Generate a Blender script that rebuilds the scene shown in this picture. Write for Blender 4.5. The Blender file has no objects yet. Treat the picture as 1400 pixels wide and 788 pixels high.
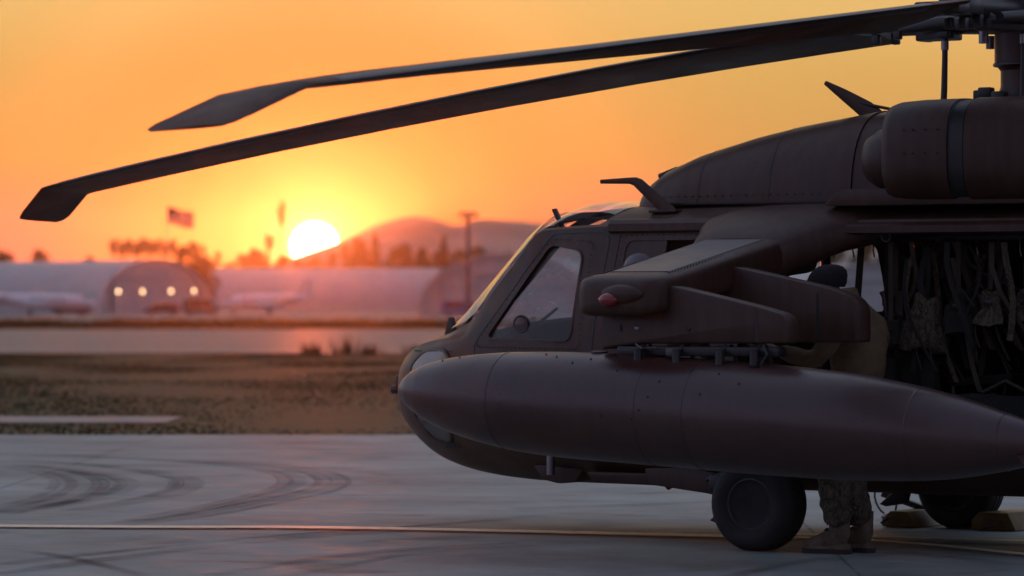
import bpy, bmesh, math, random
import numpy as np
from mathutils import Vector, Matrix, noise as mnoise

random.seed(7)
SC = bpy.context.scene
COL = SC.collection
PI = math.pi

# ------------------------------------------------------------------ camera, sky, sun, exposure
YAW = math.radians(32.87)                       # helicopter frame: X forward, Y left, Z up
VIEW = Vector((math.sin(YAW), -math.cos(YAW), 0))
RIGHT = Vector((-math.cos(YAW), -math.sin(YAW), 0))
CAM = -(RIGHT * 3.16164 + VIEW * 23.24807) + Vector((0, 0, 1.47237))

def field(l, d, z=0.0):
    """airfield coordinates: metres to the right of and beyond the viewpoint, along the taxiway grid"""
    p = CAM + RIGHT * l + VIEW * d
    return Vector((p.x, p.y, z))

cam_data = bpy.data.cameras.new('camera')
cam = bpy.data.objects.new('camera', cam_data); COL.objects.link(cam)
pitch = math.radians(0.238)
fwd = VIEW * math.cos(pitch) + Vector((0, 0, math.sin(pitch)))
up = RIGHT.cross(fwd)
cam.matrix_world = Matrix(((RIGHT.x, up.x, -fwd.x, CAM.x), (RIGHT.y, up.y, -fwd.y, CAM.y),
                           (RIGHT.z, up.z, -fwd.z, CAM.z), (0, 0, 0, 1)))
cam_data.sensor_width = 36.0
cam_data.lens = 5202.04 * 36.0 / 1400.0
cam_data.clip_start = 0.5; cam_data.clip_end = 20000
cam_data.dof.use_dof = True
cam_data.dof.focus_distance = 22.6
cam_data.dof.aperture_fstop = 2.6
SC.camera = cam

SUN_EL = 0.0151
sun_dir = (VIEW - RIGHT * 0.0519 + Vector((0, 0, SUN_EL))).normalized()

world = bpy.data.worlds.new('World'); SC.world = world; world.use_nodes = True
wn = world.node_tree.nodes; wl = world.node_tree.links
for n in list(wn): wn.remove(n)

def wnode(t, **kw):
    n = wn.new(t)
    for k, v in kw.items(): setattr(n, k, v)
    return n

def wmath(op, a, b=None, clamp=False):
    n = wnode('ShaderNodeMath', operation=op); n.use_clamp = clamp
    for i, s in enumerate((a, b)):
        if s is None: continue
        if isinstance(s, (int, float)): n.inputs[i].default_value = s
        else: wl.new(s, n.inputs[i])
    return n.outputs[0]

def ramp(nodes, links, fac, stops, interp='LINEAR'):
    n = nodes.new('ShaderNodeValToRGB'); cr = n.color_ramp; cr.interpolation = interp
    while len(cr.elements) < len(stops): cr.elements.new(0.5)
    for e, (p, c) in zip(cr.elements, stops):
        e.position = p; e.color = (c[0], c[1], c[2], 1) if len(c) == 3 else c
    links.new(fac, n.inputs[0])
    return n.outputs[0]

sky = wnode('ShaderNodeTexSky', sky_type='NISHITA')
sky.sun_disc = False
sky.sun_elevation = math.asin(SUN_EL)
sky.sun_rotation = math.atan2(sun_dir.x, sun_dir.y)
sky.altitude = 0; sky.air_density = 1.0; sky.dust_density = 2.0; sky.ozone_density = 2.0
tc = wnode('ShaderNodeTexCoord')
nrm = wnode('ShaderNodeVectorMath', operation='NORMALIZE'); wl.new(tc.outputs['Generated'], nrm.inputs[0])
dotn = wnode('ShaderNodeVectorMath', operation='DOT_PRODUCT'); wl.new(nrm.outputs[0], dotn.inputs[0]); dotn.inputs[1].default_value = sun_dir
sep = wnode('ShaderNodeSeparateXYZ'); wl.new(nrm.outputs[0], sep.inputs[0])
ang = wmath('MULTIPLY', wmath('ARCCOSINE', wmath('MINIMUM', dotn.outputs['Value'], 1.0)), 180 / PI)     # degrees from the sun
elev = wmath('MULTIPLY', wmath('ARCSINE', sep.outputs[2]), 180 / PI)
near_fac = wmath('DIVIDE', ang, 20.0, True)
glow = ramp(wn, wl, near_fac, [
    (0.0, (2.6, 2.0, .8)), (0.018, (2.0, 1.4, .45)), (0.027, (1.25, .78, .25)), (0.042, (0.92, 0.51, 0.15)), (0.066, (0.74, 0.35, 0.095)), (0.10, (0.62, 0.255, 0.065)), (0.16, (0.58, 0.28, 0.075)),
    (0.22, (0.57, 0.33, 0.095)), (0.36, (0.60, 0.345, 0.10)), (0.52, (0.66, 0.35, 0.105)), (0.7, (0.60, 0.33, 0.13)), (1.0, (0.52, 0.35, 0.22))])
far = ramp(wn, wl, wmath('DIVIDE', ang, 180.0, True), [
    (0.0, (0.52, 0.35, 0.22)), (0.11, (0.52, 0.35, 0.22)), (0.22, (0.52, 0.43, 0.41)), (0.42, (0.41, 0.375, 0.42)), (0.55, (0.33, 0.285, 0.375)),
    (0.75, (0.245, 0.175, 0.205)), (1.0, (0.25, 0.15, 0.135))])
m1 = wnode('ShaderNodeMix', data_type='RGBA'); wl.new(wmath('DIVIDE', wmath('SUBTRACT', ang, 16.0), 6.0, True), m1.inputs[0])
wl.new(glow, m1.inputs[6]); wl.new(far, m1.inputs[7])
# the low air reddens towards the horizon, away from the sun's own glare
low = ramp(wn, wl, wmath('DIVIDE', elev, 20.0, True), [
    (0.0, (1.0, 0.52, 1.6)), (0.06, (1.0, 0.62, 1.35)), (0.11, (1.0, 0.98, 0.88)), (0.175, (1.08, 1.18, 1.1)), (0.22, (1.22, 1.42, 1.55)), (0.32, (1.2, 1.45, 1.9)), (1.0, (1.0, 1.2, 1.5))])
lowmix = wnode('ShaderNodeMix', data_type='RGBA'); wl.new(wmath('DIVIDE', wmath('SUBTRACT', ang, 0.9), 3.4, True), lowmix.inputs[0])
lowmix.inputs[6].default_value = (1, 1, 1, 1); wl.new(low, lowmix.inputs[7])
m2 = wnode('ShaderNodeMix', data_type='RGBA', blend_type='MULTIPLY'); m2.inputs[0].default_value = 1.0
wl.new(m1.outputs[2], m2.inputs[6]); wl.new(lowmix.outputs[2], m2.inputs[7])
# the clear dome overhead comes from the physical sky
dome_fac = wmath('MULTIPLY', wmath('DIVIDE', wmath('SUBTRACT', elev, 8.0), 40.0, True), 0.40)
nsky = wnode('ShaderNodeMix', data_type='RGBA', blend_type='MULTIPLY'); nsky.inputs[0].default_value = 1.0
wl.new(sky.outputs[0], nsky.inputs[6]); nsky.inputs[7].default_value = (1.0, 1.0, 1.0, 1)
m3 = wnode('ShaderNodeMix', data_type='RGBA'); wl.new(dome_fac, m3.inputs[0]); wl.new(m2.outputs[2], m3.inputs[6]); wl.new(nsky.outputs[2], m3.inputs[7])
# the sun's disc, swollen by the hazy air
disc = wmath('LESS_THAN', ang, 0.355)
add = wnode('ShaderNodeMix', data_type='RGBA', blend_type='ADD'); wl.new(disc, add.inputs[0])
wl.new(m3.outputs[2], add.inputs[6]); add.inputs[7].default_value = (9, 7.5, 5.0, 1)
bg = wnode('ShaderNodeBackground'); bg.inputs[1].default_value = 1.0
wl.new(add.outputs[2], bg.inputs[0])
wout = wnode('ShaderNodeOutputWorld'); wl.new(bg.outputs[0], wout.inputs[0])

sun_data = bpy.data.lights.new('sun', 'SUN'); sun_data.energy = 0.6; sun_data.angle = math.radians(0.7)
sun_data.color = (1.0, 0.145, 0.025)
sun_obj = bpy.data.objects.new('sun', sun_data); COL.objects.link(sun_obj)
sun_obj.rotation_euler = (-sun_dir).to_track_quat('-Z', 'Y').to_euler()
sun_obj.location = field(-20, 400, 60)

SC.view_settings.view_transform = 'Standard'
SC.view_settings.look = 'None'
SC.view_settings.exposure = 0.0
SC.view_settings.gamma = 1.0
SC.view_settings.use_curve_mapping = False
SC.render.engine = 'CYCLES'
SC.cycles.use_denoising = True
SC.cycles.max_bounces = 6
SC.cycles.transparent_max_bounces = 24
SC.cycles.volume_bounces = 0
SC.cycles.sample_clamp_indirect = 4.0
SC.cycles.caustics_reflective = False; SC.cycles.caustics_refractive = False

# ------------------------------------------------------------------ helpers
def tag(o, label, cat, group=None, kind=None):
    if label: o['label'] = label
    if cat: o['category'] = cat
    if group: o['group'] = group
    if kind: o['kind'] = kind
    return o

def thing(name, label, cat, loc=(0, 0, 0), rz=0.0, group=None):
    o = bpy.data.objects.new(name, None); COL.objects.link(o)
    o.location = loc; o.rotation_euler = (0, 0, rz); o.empty_display_size = 0.2
    return tag(o, label, cat, group)

def link(name, me, mat, parent=None, smooth=None, loc=None):
    o = bpy.data.objects.new(name, me); COL.objects.link(o)
    if mat is not None and not me.materials: me.materials.append(mat)
    if parent is not None: o.parent = parent
    if loc is not None: o.location = loc
    if smooth is not None:
        me.polygons.foreach_set('use_smooth', [True] * len(me.polygons))
        me.set_sharp_from_angle(angle=math.radians(smooth))
    return o

def pyd(name, verts, faces, mat, parent=None, smooth=None, loc=None, kind=None):
    me = bpy.data.meshes.new(name)
    me.from_pydata([tuple(v) for v in verts], [], [tuple(f) for f in faces]); me.validate(); me.update()
    o = link(name, me, mat, parent, smooth, loc)
    if kind: o['kind'] = kind
    return o

class MB:
    """collects shapes for ONE part"""
    def __init__(s): s.v = []; s.f = []
    def add(s, v, f):
        b = len(s.v); s.v += [Vector(p) for p in v]; s.f += [tuple(i + b for i in q) for q in f]; return s
    def box(s, c, d, rot=None):
        c = Vector(c); x, y, z = d[0] / 2, d[1] / 2, d[2] / 2
        P = [Vector((i * x, j * y, k * z)) for k in (-1, 1) for j in (-1, 1) for i in (-1, 1)]
        if rot is not None: P = [rot @ p for p in P]
        return s.add([c + p for p in P], [(0, 2, 3, 1), (4, 5, 7, 6), (0, 1, 5, 4), (2, 6, 7, 3), (0, 4, 6, 2), (1, 3, 7, 5)])
    def rings(s, R, closed=True, cap=True):
        n = len(R[0]); v = [p for r in R for p in r]; f = []
        m = n if closed else n - 1
        for i in range(len(R) - 1):
            for j in range(m):
                k = (j + 1) % n
                f.append((i * n + j, i * n + k, (i + 1) * n + k, (i + 1) * n + j))
        if cap and closed:
            f.append(tuple(range(n - 1, -1, -1))); f.append(tuple((len(R) - 1) * n + j for j in range(n)))
        return s.add(v, f)
    def tube(s, path, rad, n=8, cap=True):
        path = [Vector(p) for p in path]; R = []
        if not isinstance(rad, (list, tuple)): rad = [rad] * len(path)
        prev = None
        for i, p in enumerate(path):
            t = (path[min(i + 1, len(path) - 1)] - path[max(i - 1, 0)]).normalized()
            if prev is None:
                a = t.cross(Vector((0, 0, 1)));
                if a.length < 1e-3: a = t.cross(Vector((1, 0, 0)))
                a.normalize()
            else:
                a = prev - t * prev.dot(t)
                a.normalize()
            prev = a; b = t.cross(a)
            R.append([p + (a * math.cos(2 * PI * j / n) + b * math.sin(2 * PI * j / n)) * rad[i] for j in range(n)])
        return s.rings(R, True, cap)
    def lathe(s, prof, n=32, c=(0, 0, 0), axis='Z'):
        c = Vector(c); R = []
        for r, h in prof:
            ring = []
            for j in range(n):
                a = 2 * PI * j / n; x, y = r * math.cos(a), r * math.sin(a)
                q = {'Z': (x, y, h), 'X': (h, x, y), 'Y': (y, h, x)}[axis]
                ring.append(c + Vector(q))
            R.append(ring)
        return s.rings(R)
    def prism(s, poly, a, b, plane='XZ'):
        """poly in a plane, extruded from a to b along the third axis"""
        def P(u, w, t): return {'XZ': (u, t, w), 'XY': (u, w, t), 'YZ': (t, u, w)}[plane]
        n = len(poly)
        v = [P(u, w, a) for u, w in poly] + [P(u, w, b) for u, w in poly]
        f = [tuple(range(n)), tuple(range(2 * n - 1, n - 1, -1))] + [(i, n + i, n + (i + 1) % n, (i + 1) % n) for i in range(n)]
        return s.add(v, f)
    def build(s, name, mat, parent=None, smooth=None, bevel=0.0, seg=2, loc=None, kind=None, xf=None):
        me = bpy.data.meshes.new(name)
        vs = [xf @ p for p in s.v] if xf is not None else s.v
        me.from_pydata([tuple(p) for p in vs], [], s.f); me.validate()
        bm = bmesh.new(); bm.from_mesh(me)
        bmesh.ops.recalc_face_normals(bm, faces=bm.faces)
        if bevel > 0:
            es = [e for e in bm.edges if len(e.link_faces) == 2 and e.calc_face_angle(0) > 0.5]
            bmesh.ops.bevel(bm, geom=es, offset=bevel, segments=seg, affect='EDGES', profile=0.5, clamp_overlap=True)
        bm.to_mesh(me); bm.free(); me.update()
        o = link(name, me, mat, parent, smooth if smooth is not None else (35 if bevel else None), loc)
        if kind: o['kind'] = kind
        return o

def catmull(P, n, closed=False):
    P = [Vector(p) for p in P]; out = []
    N = len(P)
    for i in range(N if closed else N - 1):
        p0 = P[(i - 1) % N] if (closed or i > 0) else P[0] * 2 - P[1]
        p1 = P[i]; p2 = P[(i + 1) % N]
        p3 = P[(i + 2) % N] if (closed or i < N - 2) else P[-1] * 2 - P[-2]
        for k in range(n):
            t = k / n
            out.append(0.5 * ((2 * p1) + (p2 - p0) * t + (2 * p0 - 5 * p1 + 4 * p2 - p3) * t * t + (3 * p1 - p0 - 3 * p2 + p3) * t ** 3))
    if not closed: out.append(P[-1])
    return out

def pchip(xs, ys):
    xs = list(xs); ys = list(ys); n = len(xs)
    if xs[0] > xs[-1]: xs.reverse(); ys.reverse()
    h = [xs[i + 1] - xs[i] for i in range(n - 1)]; dl = [(ys[i + 1] - ys[i]) / h[i] for i in range(n - 1)]
    m = [dl[0]] + [0.0 if dl[i - 1] * dl[i] <= 0 else 2 * dl[i - 1] * dl[i] / (dl[i - 1] + dl[i]) for i in range(1, n - 1)] + [dl[-1]]
    def f(x):
        if x <= xs[0]: return ys[0]
        if x >= xs[-1]: return ys[-1]
        i = max(k for k in range(n - 1) if xs[k] <= x)
        t = (x - xs[i]) / h[i]
        return ((1 + 2 * t) * (1 - t) ** 2) * ys[i] + t * (1 - t) ** 2 * h[i] * m[i] + t * t * (3 - 2 * t) * ys[i + 1] + t * t * (t - 1) * h[i] * m[i + 1]
    return f

def rounded(poly, r, n=5):
    """round the corners of a 2D polygon; r a number or one radius per corner"""
    out = []; N = len(poly)
    for i in range(N):
        p = Vector(poly[i]).to_2d(); a = Vector(poly[i - 1]).to_2d() - p; b = Vector(poly[(i + 1) % N]).to_2d() - p
        rr = r[i] if isinstance(r, (list, tuple)) else r
        rr = min(rr, a.length * 0.45, b.length * 0.45)
        if rr < 1e-4: out.append((p.x, p.y)); continue
        s = p + a.normalized() * rr; e = p + b.normalized() * rr
        for k in range(n + 1):
            t = k / n; q = s * (1 - t) ** 2 + p * 2 * t * (1 - t) + e * t * t
            out.append((q.x, q.y))
    return out

def superring(cx, cy, cz, hw, hh, n, count=36, axis='X'):
    out = []
    for j in range(count):
        a = 2 * PI * j / count; c, s = math.cos(a), math.sin(a)
        y = math.copysign(abs(c) ** (2 / n), c) * hw; z = math.copysign(abs(s) ** (2 / n), s) * hh
        out.append(Vector((cx, cy + y, cz + z)) if axis == 'X' else Vector((cx + y, cy, cz + z)))
    return out

def bake(o):
    dg = bpy.context.evaluated_depsgraph_get(); dg.update()
    me = bpy.data.meshes.new_from_object(o.evaluated_get(dg))
    o.modifiers.clear(); o.data = me
    return o

def cut(o, cutters):
    """carve openings: exact boolean difference, cutters removed afterwards"""
    for c in cutters:
        m = o.modifiers.new('cut', 'BOOLEAN'); m.object = c; m.operation = 'DIFFERENCE'; m.solver = 'EXACT'
    bake(o)
    for c in cutters: bpy.data.objects.remove(c, do_unlink=True)
    return o

def dup(root, loc=None, rz=None, label=None, group=None, scale=None):
    r = root.copy(); COL.objects.link(r)
    if loc is not None: r.location = loc
    if rz is not None: r.rotation_euler = (0, 0, rz)
    if scale is not None: r.scale = scale
    if label: r['label'] = label
    if group: r['group'] = group
    for ch in list(root.children):
        c = ch.copy(); COL.objects.link(c); c.parent = r
        for g in list(ch.children):
            d = g.copy(); COL.objects.link(d); d.parent = c
    return r

# ------------------------------------------------------------------ materials
MATS = {}
def mat(name, color, rough=0.6, metal=0.0, var=0.0, scale=4.0, bump=0.0, bscale=40.0, spec=0.5, var2=None, trans=0.0, emit=None, coat=0.0, rvar=0.0, stretch=None, sss=False):
    if name in MATS: return MATS[name]
    m = bpy.data.materials.new(name); m.use_nodes = True; MATS[name] = m
    nt = m.node_tree; b = nt.nodes['Principled BSDF']
    b.inputs['Base Color'].default_value = (*color, 1); b.inputs['Roughness'].default_value = rough
    b.inputs['Metallic'].default_value = metal; b.inputs['Specular IOR Level'].default_value = spec
    if coat: b.inputs['Coat Weight'].default_value = coat; b.inputs['Coat Roughness'].default_value = 0.25
    if emit: b.inputs['Emission Color'].default_value = (*emit[0], 1); b.inputs['Emission Strength'].default_value = emit[1]
    tcn = nt.nodes.new('ShaderNodeTexCoord'); src = tcn.outputs['Object']
    if stretch:
        mp = nt.nodes.new('ShaderNodeMapping'); mp.inputs['Scale'].default_value = stretch
        nt.links.new(src, mp.inputs[0]); src = mp.outputs[0]
    if var or rvar:
        nz = nt.nodes.new('ShaderNodeTexNoise'); nz.inputs['Scale'].default_value = scale; nz.inputs['Detail'].default_value = 6
        nz.inputs['Roughness'].default_value = 0.62; nt.links.new(src, nz.inputs['Vector'])
        lo = tuple(c * (1 - var) for c in color); hi = var2 if var2 else tuple(min(1, c * (1 + var)) for c in color)
        out = ramp(nt.nodes, nt.links, nz.outputs[0], [(0.32, lo), (0.68, hi)])
        if var: nt.links.new(out, b.inputs['Base Color'])
        if rvar:
            mr = nt.nodes.new('ShaderNodeMapRange'); mr.inputs[1].default_value = 0.3; mr.inputs[2].default_value = 0.7
            mr.inputs[3].default_value = max(0.02, rough - rvar); mr.inputs[4].default_value = min(1, rough + rvar)
            nt.links.new(nz.outputs[0], mr.inputs[0]); nt.links.new(mr.outputs[0], b.inputs['Roughness'])
    if bump:
        bz = nt.nodes.new('ShaderNodeTexNoise'); bz.inputs['Scale'].default_value = bscale; bz.inputs['Detail'].default_value = 4
        nt.links.new(src, bz.inputs['Vector'])
        bp = nt.nodes.new('ShaderNodeBump'); bp.inputs['Strength'].default_value = bump; bp.inputs['Distance'].default_value = 0.01
        nt.links.new(bz.outputs[0], bp.inputs['Height']); nt.links.new(bp.outputs[0], b.inputs['Normal'])
    return m

def glass_mat(name, tint=(0.86, 0.88, 0.9), dust=0.05, dustcol=(0.5, 0.48, 0.45), ior=1.5):
    """thin pane: fresnel reflection over clear or lightly tinted see-through, with a film of dust"""
    m = bpy.data.materials.new(name); m.use_nodes = True; nt = m.node_tree
    for n in list(nt.nodes): nt.nodes.remove(n)
    N, L = nt.nodes, nt.links
    tr = N.new('ShaderNodeBsdfTransparent'); tr.inputs[0].default_value = (*tint, 1)
    gl = N.new('ShaderNodeBsdfGlossy'); gl.inputs['Roughness'].default_value = 0.04; gl.inputs[0].default_value = (1, 1, 1, 1)
    df = N.new('ShaderNodeBsdfDiffuse'); df.inputs[0].default_value = (*dustcol, 1)
    tl = N.new('ShaderNodeBsdfTranslucent'); tl.inputs[0].default_value = (*dustcol, 1)
    mx0 = N.new('ShaderNodeMixShader'); mx0.inputs[0].default_value = 0.5; L.new(df.outputs[0], mx0.inputs[1]); L.new(tl.outputs[0], mx0.inputs[2])
    t = N.new('ShaderNodeTexCoord'); nz = N.new('ShaderNodeTexNoise'); nz.inputs['Scale'].default_value = 5; nz.inputs['Detail'].default_value = 7
    L.new(t.outputs['Object'], nz.inputs['Vector'])
    mr = N.new('ShaderNodeMapRange'); mr.inputs[1].default_value = 0.35; mr.inputs[2].default_value = 0.75; mr.inputs[3].default_value = dust * 0.4; mr.inputs[4].default_value = dust * 1.8
    L.new(nz.outputs[0], mr.inputs[0])
    mx1 = N.new('ShaderNodeMixShader'); L.new(mr.outputs[0], mx1.inputs[0]); L.new(tr.outputs[0], mx1.inputs[1]); L.new(mx0.outputs[0], mx1.inputs[2])
    fr = N.new('ShaderNodeFresnel'); geo = N.new('ShaderNodeNewGeometry'); L.new(wm(nt, 'ADD', wm(nt, 'MULTIPLY', geo.outputs['Backfacing'], 1 / ior - ior), ior), fr.inputs[0])
    mx2 = N.new('ShaderNodeMixShader'); L.new(fr.outputs[0], mx2.inputs[0]); L.new(mx1.outputs[0], mx2.inputs[1]); L.new(gl.outputs[0], mx2.inputs[2])
    o = N.new('ShaderNodeOutputMaterial'); L.new(mx2.outputs[0], o.inputs[0])
    MATS[name] = m
    return m

def paint_mat(name, base, base2, rough=0.42, streak=.55, coat=0.0, spec=.5):
    """matt military paint: cloudy fading, chalky scuffs, fine streaks of grime, slight oil-canning of the skin"""
    m = bpy.data.materials.new(name); m.use_nodes = True; MATS[name] = m
    nt = m.node_tree; N, L = nt.nodes, nt.links; b = N['Principled BSDF']
    t = N.new('ShaderNodeTexCoord')
    n1 = N.new('ShaderNodeTexNoise'); n1.inputs['Scale'].default_value = 2.2; n1.inputs['Detail'].default_value = 8; n1.inputs['Roughness'].default_value = 0.6
    L.new(t.outputs['Object'], n1.inputs['Vector'])
    c1 = ramp(N, L, n1.outputs[0], [(0.3, base), (0.7, base2)])
    mp = N.new('ShaderNodeMapping'); mp.inputs['Scale'].default_value = (14, 14, 1.6); L.new(t.outputs['Object'], mp.inputs[0])
    n2 = N.new('ShaderNodeTexNoise'); n2.inputs['Scale'].default_value = 1.3; n2.inputs['Detail'].default_value = 6; L.new(mp.outputs[0], n2.inputs['Vector'])
    c2 = ramp(N, L, n2.outputs[0], [(0.42, (0.55, 0.5, 0.47)), (0.62, (1, 1, 1))])
    mx = N.new('ShaderNodeMix'); mx.data_type = 'RGBA'; mx.blend_type = 'MULTIPLY'; mx.inputs[0].default_value = streak; b.inputs['Coat Weight'].default_value = coat; b.inputs['Coat Roughness'].default_value = .22; b.inputs['Specular IOR Level'].default_value = spec; L.new(c1, mx.inputs[6]); L.new(c2, mx.inputs[7])
    n3 = N.new('ShaderNodeTexNoise'); n3.inputs['Scale'].default_value = 9; n3.inputs['Detail'].default_value = 10; n3.inputs['Roughness'].default_value = 0.75; L.new(t.outputs['Object'], n3.inputs['Vector'])
    c3 = ramp(N, L, n3.outputs[0], [(0.62, (0, 0, 0)), (0.74, (1, 1, 1))])
    mx2 = N.new('ShaderNodeMix'); mx2.data_type = 'RGBA'; L.new(wm(nt, 'MULTIPLY', c3, 0.35), mx2.inputs[0]); L.new(mx.outputs[2], mx2.inputs[6])
    mx2.inputs[7].default_value = (*[c * 2.1 for c in base2], 1)
    L.new(mx2.outputs[2], b.inputs['Base Color'])
    mr = N.new('ShaderNodeMapRange'); mr.inputs[1].default_value = 0.3; mr.inputs[2].default_value = 0.7; mr.inputs[3].default_value = rough - 0.08; mr.inputs[4].default_value = rough + 0.14
    L.new(n1.outputs[0], mr.inputs[0]); L.new(mr.outputs[0], b.inputs['Roughness'])
    n4 = N.new('ShaderNodeTexNoise'); n4.inputs['Scale'].default_value = 3.5; n4.inputs['Detail'].default_value = 3; L.new(t.outputs['Object'], n4.inputs['Vector'])
    bp = N.new('ShaderNodeBump'); bp.inputs['Strength'].default_value = 0.25; bp.inputs['Distance'].default_value = 0.02; L.new(n4.outputs[0], bp.inputs['Height']); L.new(bp.outputs[0], b.inputs['Normal'])
    return m

def wm(nt, op, a, b):
    n = nt.nodes.new('ShaderNodeMath'); n.operation = op
    for i, s in enumerate((a, b)):
        if isinstance(s, (int, float)): n.inputs[i].default_value = s
        else: nt.links.new(s, n.inputs[i])
    return n.outputs[0]

OLIVE = paint_mat('olive_paint', (0.050, 0.0235, 0.0145), (0.072, 0.037, 0.025), 0.44, .45, .0, .38)
TANKP = paint_mat('tank_paint', (0.048, 0.020, 0.0165), (0.064, 0.029, 0.024), 0.34, .15, .30, .5)
BLADE = paint_mat('blade_paint', (0.046, 0.018, 0.010), (0.062, 0.027, 0.016), 0.52, .3, 0, .3)
BLACK = mat('black_metal', (0.018, 0.018, 0.018), 0.45, var=0.3, rvar=0.1)
STEEL = mat('worn_steel', (0.22, 0.22, 0.23), 0.32, metal=0.9, var=0.3, rvar=0.12)
GUN = mat('dark_steel', (0.05, 0.05, 0.052), 0.38, metal=0.6, var=0.3)
RUBBER = mat('tyre_rubber', (0.018, 0.0175, 0.017), 0.75, var=0.35, scale=9, bump=0.2, bscale=60)
WHEELP = mat('wheel_paint', (0.085, 0.07, 0.06), 0.42, var=0.35)
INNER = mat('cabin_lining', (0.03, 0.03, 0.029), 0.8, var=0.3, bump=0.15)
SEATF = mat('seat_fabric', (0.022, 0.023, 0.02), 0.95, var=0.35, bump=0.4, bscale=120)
STRAP = mat('tan_webbing', (0.06, 0.05, 0.036), 0.9, var=0.3, bump=0.3, bscale=200)
GLASS = glass_mat('cockpit_glass', dust=0.03, ior=1.32)
SCREEN = glass_mat('windscreen_glass', dust=0.26, dustcol=(.78, .74, .70), ior=1.45)
BUBBLE = glass_mat('bubble_glass', tint=(0.7, 0.72, 0.74), dust=0.25)
CHIN = glass_mat('chin_glass', tint=(0.5, 0.51, 0.53), dust=0.16, dustcol=(.6, .6, .62), ior=1.75)
RED = mat('red_lens', (0.22, 0.010, 0.008), 0.18, spec=0.6, coat=0.6)
YELLOW = mat('chock_yellow', (0.17, 0.115, 0.018), 0.6, var=0.35, scale=8)

# ------------------------------------------------------------------ ground of the airfield
def concrete_mat(name, lo, hi, rough=0.55, scale=0.35, dirt=0.5):
    m = bpy.data.materials.new(name); m.use_nodes = True; nt = m.node_tree; N, L = nt.nodes, nt.links; b = N['Principled BSDF']
    t = N.new('ShaderNodeTexCoord')
    n1 = N.new('ShaderNodeTexNoise'); n1.inputs['Scale'].default_value = scale; n1.inputs['Detail'].default_value = 8; n1.inputs['Roughness'].default_value = 0.65; L.new(t.outputs['Object'], n1.inputs['Vector'])
    c = ramp(N, L, n1.outputs[0], [(0.3, lo), (0.7, hi)])
    n2 = N.new('ShaderNodeTexNoise'); n2.inputs['Scale'].default_value = 2.6; n2.inputs['Detail'].default_value = 10; n2.inputs['Roughness'].default_value = 0.7; L.new(t.outputs['Object'], n2.inputs['Vector'])
    c2 = ramp(N, L, n2.outputs[0], [(0.35, (0.62, 0.60, 0.58)), (0.6, (1, 1, 1))])
    mx = N.new('ShaderNodeMix'); mx.data_type = 'RGBA'; mx.blend_type = 'MULTIPLY'; mx.inputs[0].default_value = dirt; L.new(c, mx.inputs[6]); L.new(c2, mx.inputs[7])
    n5 = N.new('ShaderNodeTexNoise'); n5.inputs['Scale'].default_value = .9; n5.inputs['Detail'].default_value = 5; n5.inputs['Distortion'].default_value = .8; L.new(t.outputs['Object'], n5.inputs['Vector'])
    c5 = ramp(N, L, n5.outputs[0], [(0.30, (.50, .49, .48)), (0.40, (.88, .88, .88)), (.66, (1, 1, 1)), (.74, (1.16, 1.16, 1.15))])
    mx5 = N.new('ShaderNodeMix'); mx5.data_type = 'RGBA'; mx5.blend_type = 'MULTIPLY'; mx5.inputs[0].default_value = .8; L.new(mx.outputs[2], mx5.inputs[6]); L.new(c5, mx5.inputs[7])
    L.new(mx5.outputs[2], b.inputs['Base Color'])
    mr = N.new('ShaderNodeMapRange'); mr.inputs[1].default_value = 0.3; mr.inputs[2].default_value = 0.7; mr.inputs[3].default_value = rough - 0.22; mr.inputs[4].default_value = min(1, rough + 0.2)
    L.new(n2.outputs[0], mr.inputs[0]); L.new(mr.outputs[0], b.inputs['Roughness'])
    n3 = N.new('ShaderNodeTexNoise'); n3.inputs['Scale'].default_value = 14; n3.inputs['Detail'].default_value = 5; L.new(t.outputs['Object'], n3.inputs['Vector'])
    bp = N.new('ShaderNodeBump'); bp.inputs['Strength'].default_value = 0.35; bp.inputs['Distance'].default_value = 0.01; L.new(n3.outputs[0], bp.inputs['Height']); L.new(bp.outputs[0], b.inputs['Normal'])
    b.inputs['Specular IOR Level'].default_value = 0.3
    return m

CONC = concrete_mat('apron_concrete', (0.185, 0.216, 0.194), (0.372, 0.435, 0.392), rough=.74, scale=.55)
RUNW = concrete_mat('runway_asphalt', (0.10, 0.103, 0.108), (0.16, 0.164, 0.17), rough=0.56, scale=0.05, dirt=0.3)

def grass_mat(name, cols):
    m = bpy.data.materials.new(name); m.use_nodes = True; nt = m.node_tree; N, L = nt.nodes, nt.links; b = N['Principled BSDF']
    t = N.new('ShaderNodeTexCoord'); nz = N.new('ShaderNodeTexNoise'); nz.inputs['Scale'].default_value = .14; nz.inputs['Detail'].default_value = 9; nz.inputs['Roughness'].default_value = .7
    L.new(t.outputs['Object'], nz.inputs['Vector'])
    L.new(ramp(N, L, nz.outputs[0], [(.32, cols[0]), (.5, cols[1]), (.68, cols[2])]), b.inputs['Base Color']); b.inputs['Roughness'].default_value = .8
    b.inputs['Specular IOR Level'].default_value = .2
    return m
GM = grass_mat('dry_grass', ((.034, .033, .012), (.038, .047, .013), (.054, .051, .018)))

def sheet(name, l0, l1, d0, d1, z, m, thick=0.0):
    P = [field(l0, d0, z), field(l1, d0, z), field(l1, d1, z), field(l0, d1, z)]
    o = pyd(name, P, [(0, 1, 2, 3)], m); o['kind'] = 'structure'
    return o

GROUND = sheet('ground', -1300, 1300, -60, 2600, -0.05, GM)
APRON = sheet('apron', -300, 300, -55, 42.8, 0.0, CONC)
sheet('runway', -900, 900, 116, 224, -0.03, RUNW)
sheet('hangar_ramp', -900, 900, 318, 1000, -0.03, RUNW)
sheet('taxi_path', -120, -4.4, 48.3, 51.0, -0.035, concrete_mat('path_concrete', (0.22, 0.21, 0.20), (0.30, 0.29, 0.28), 0.6))

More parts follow.
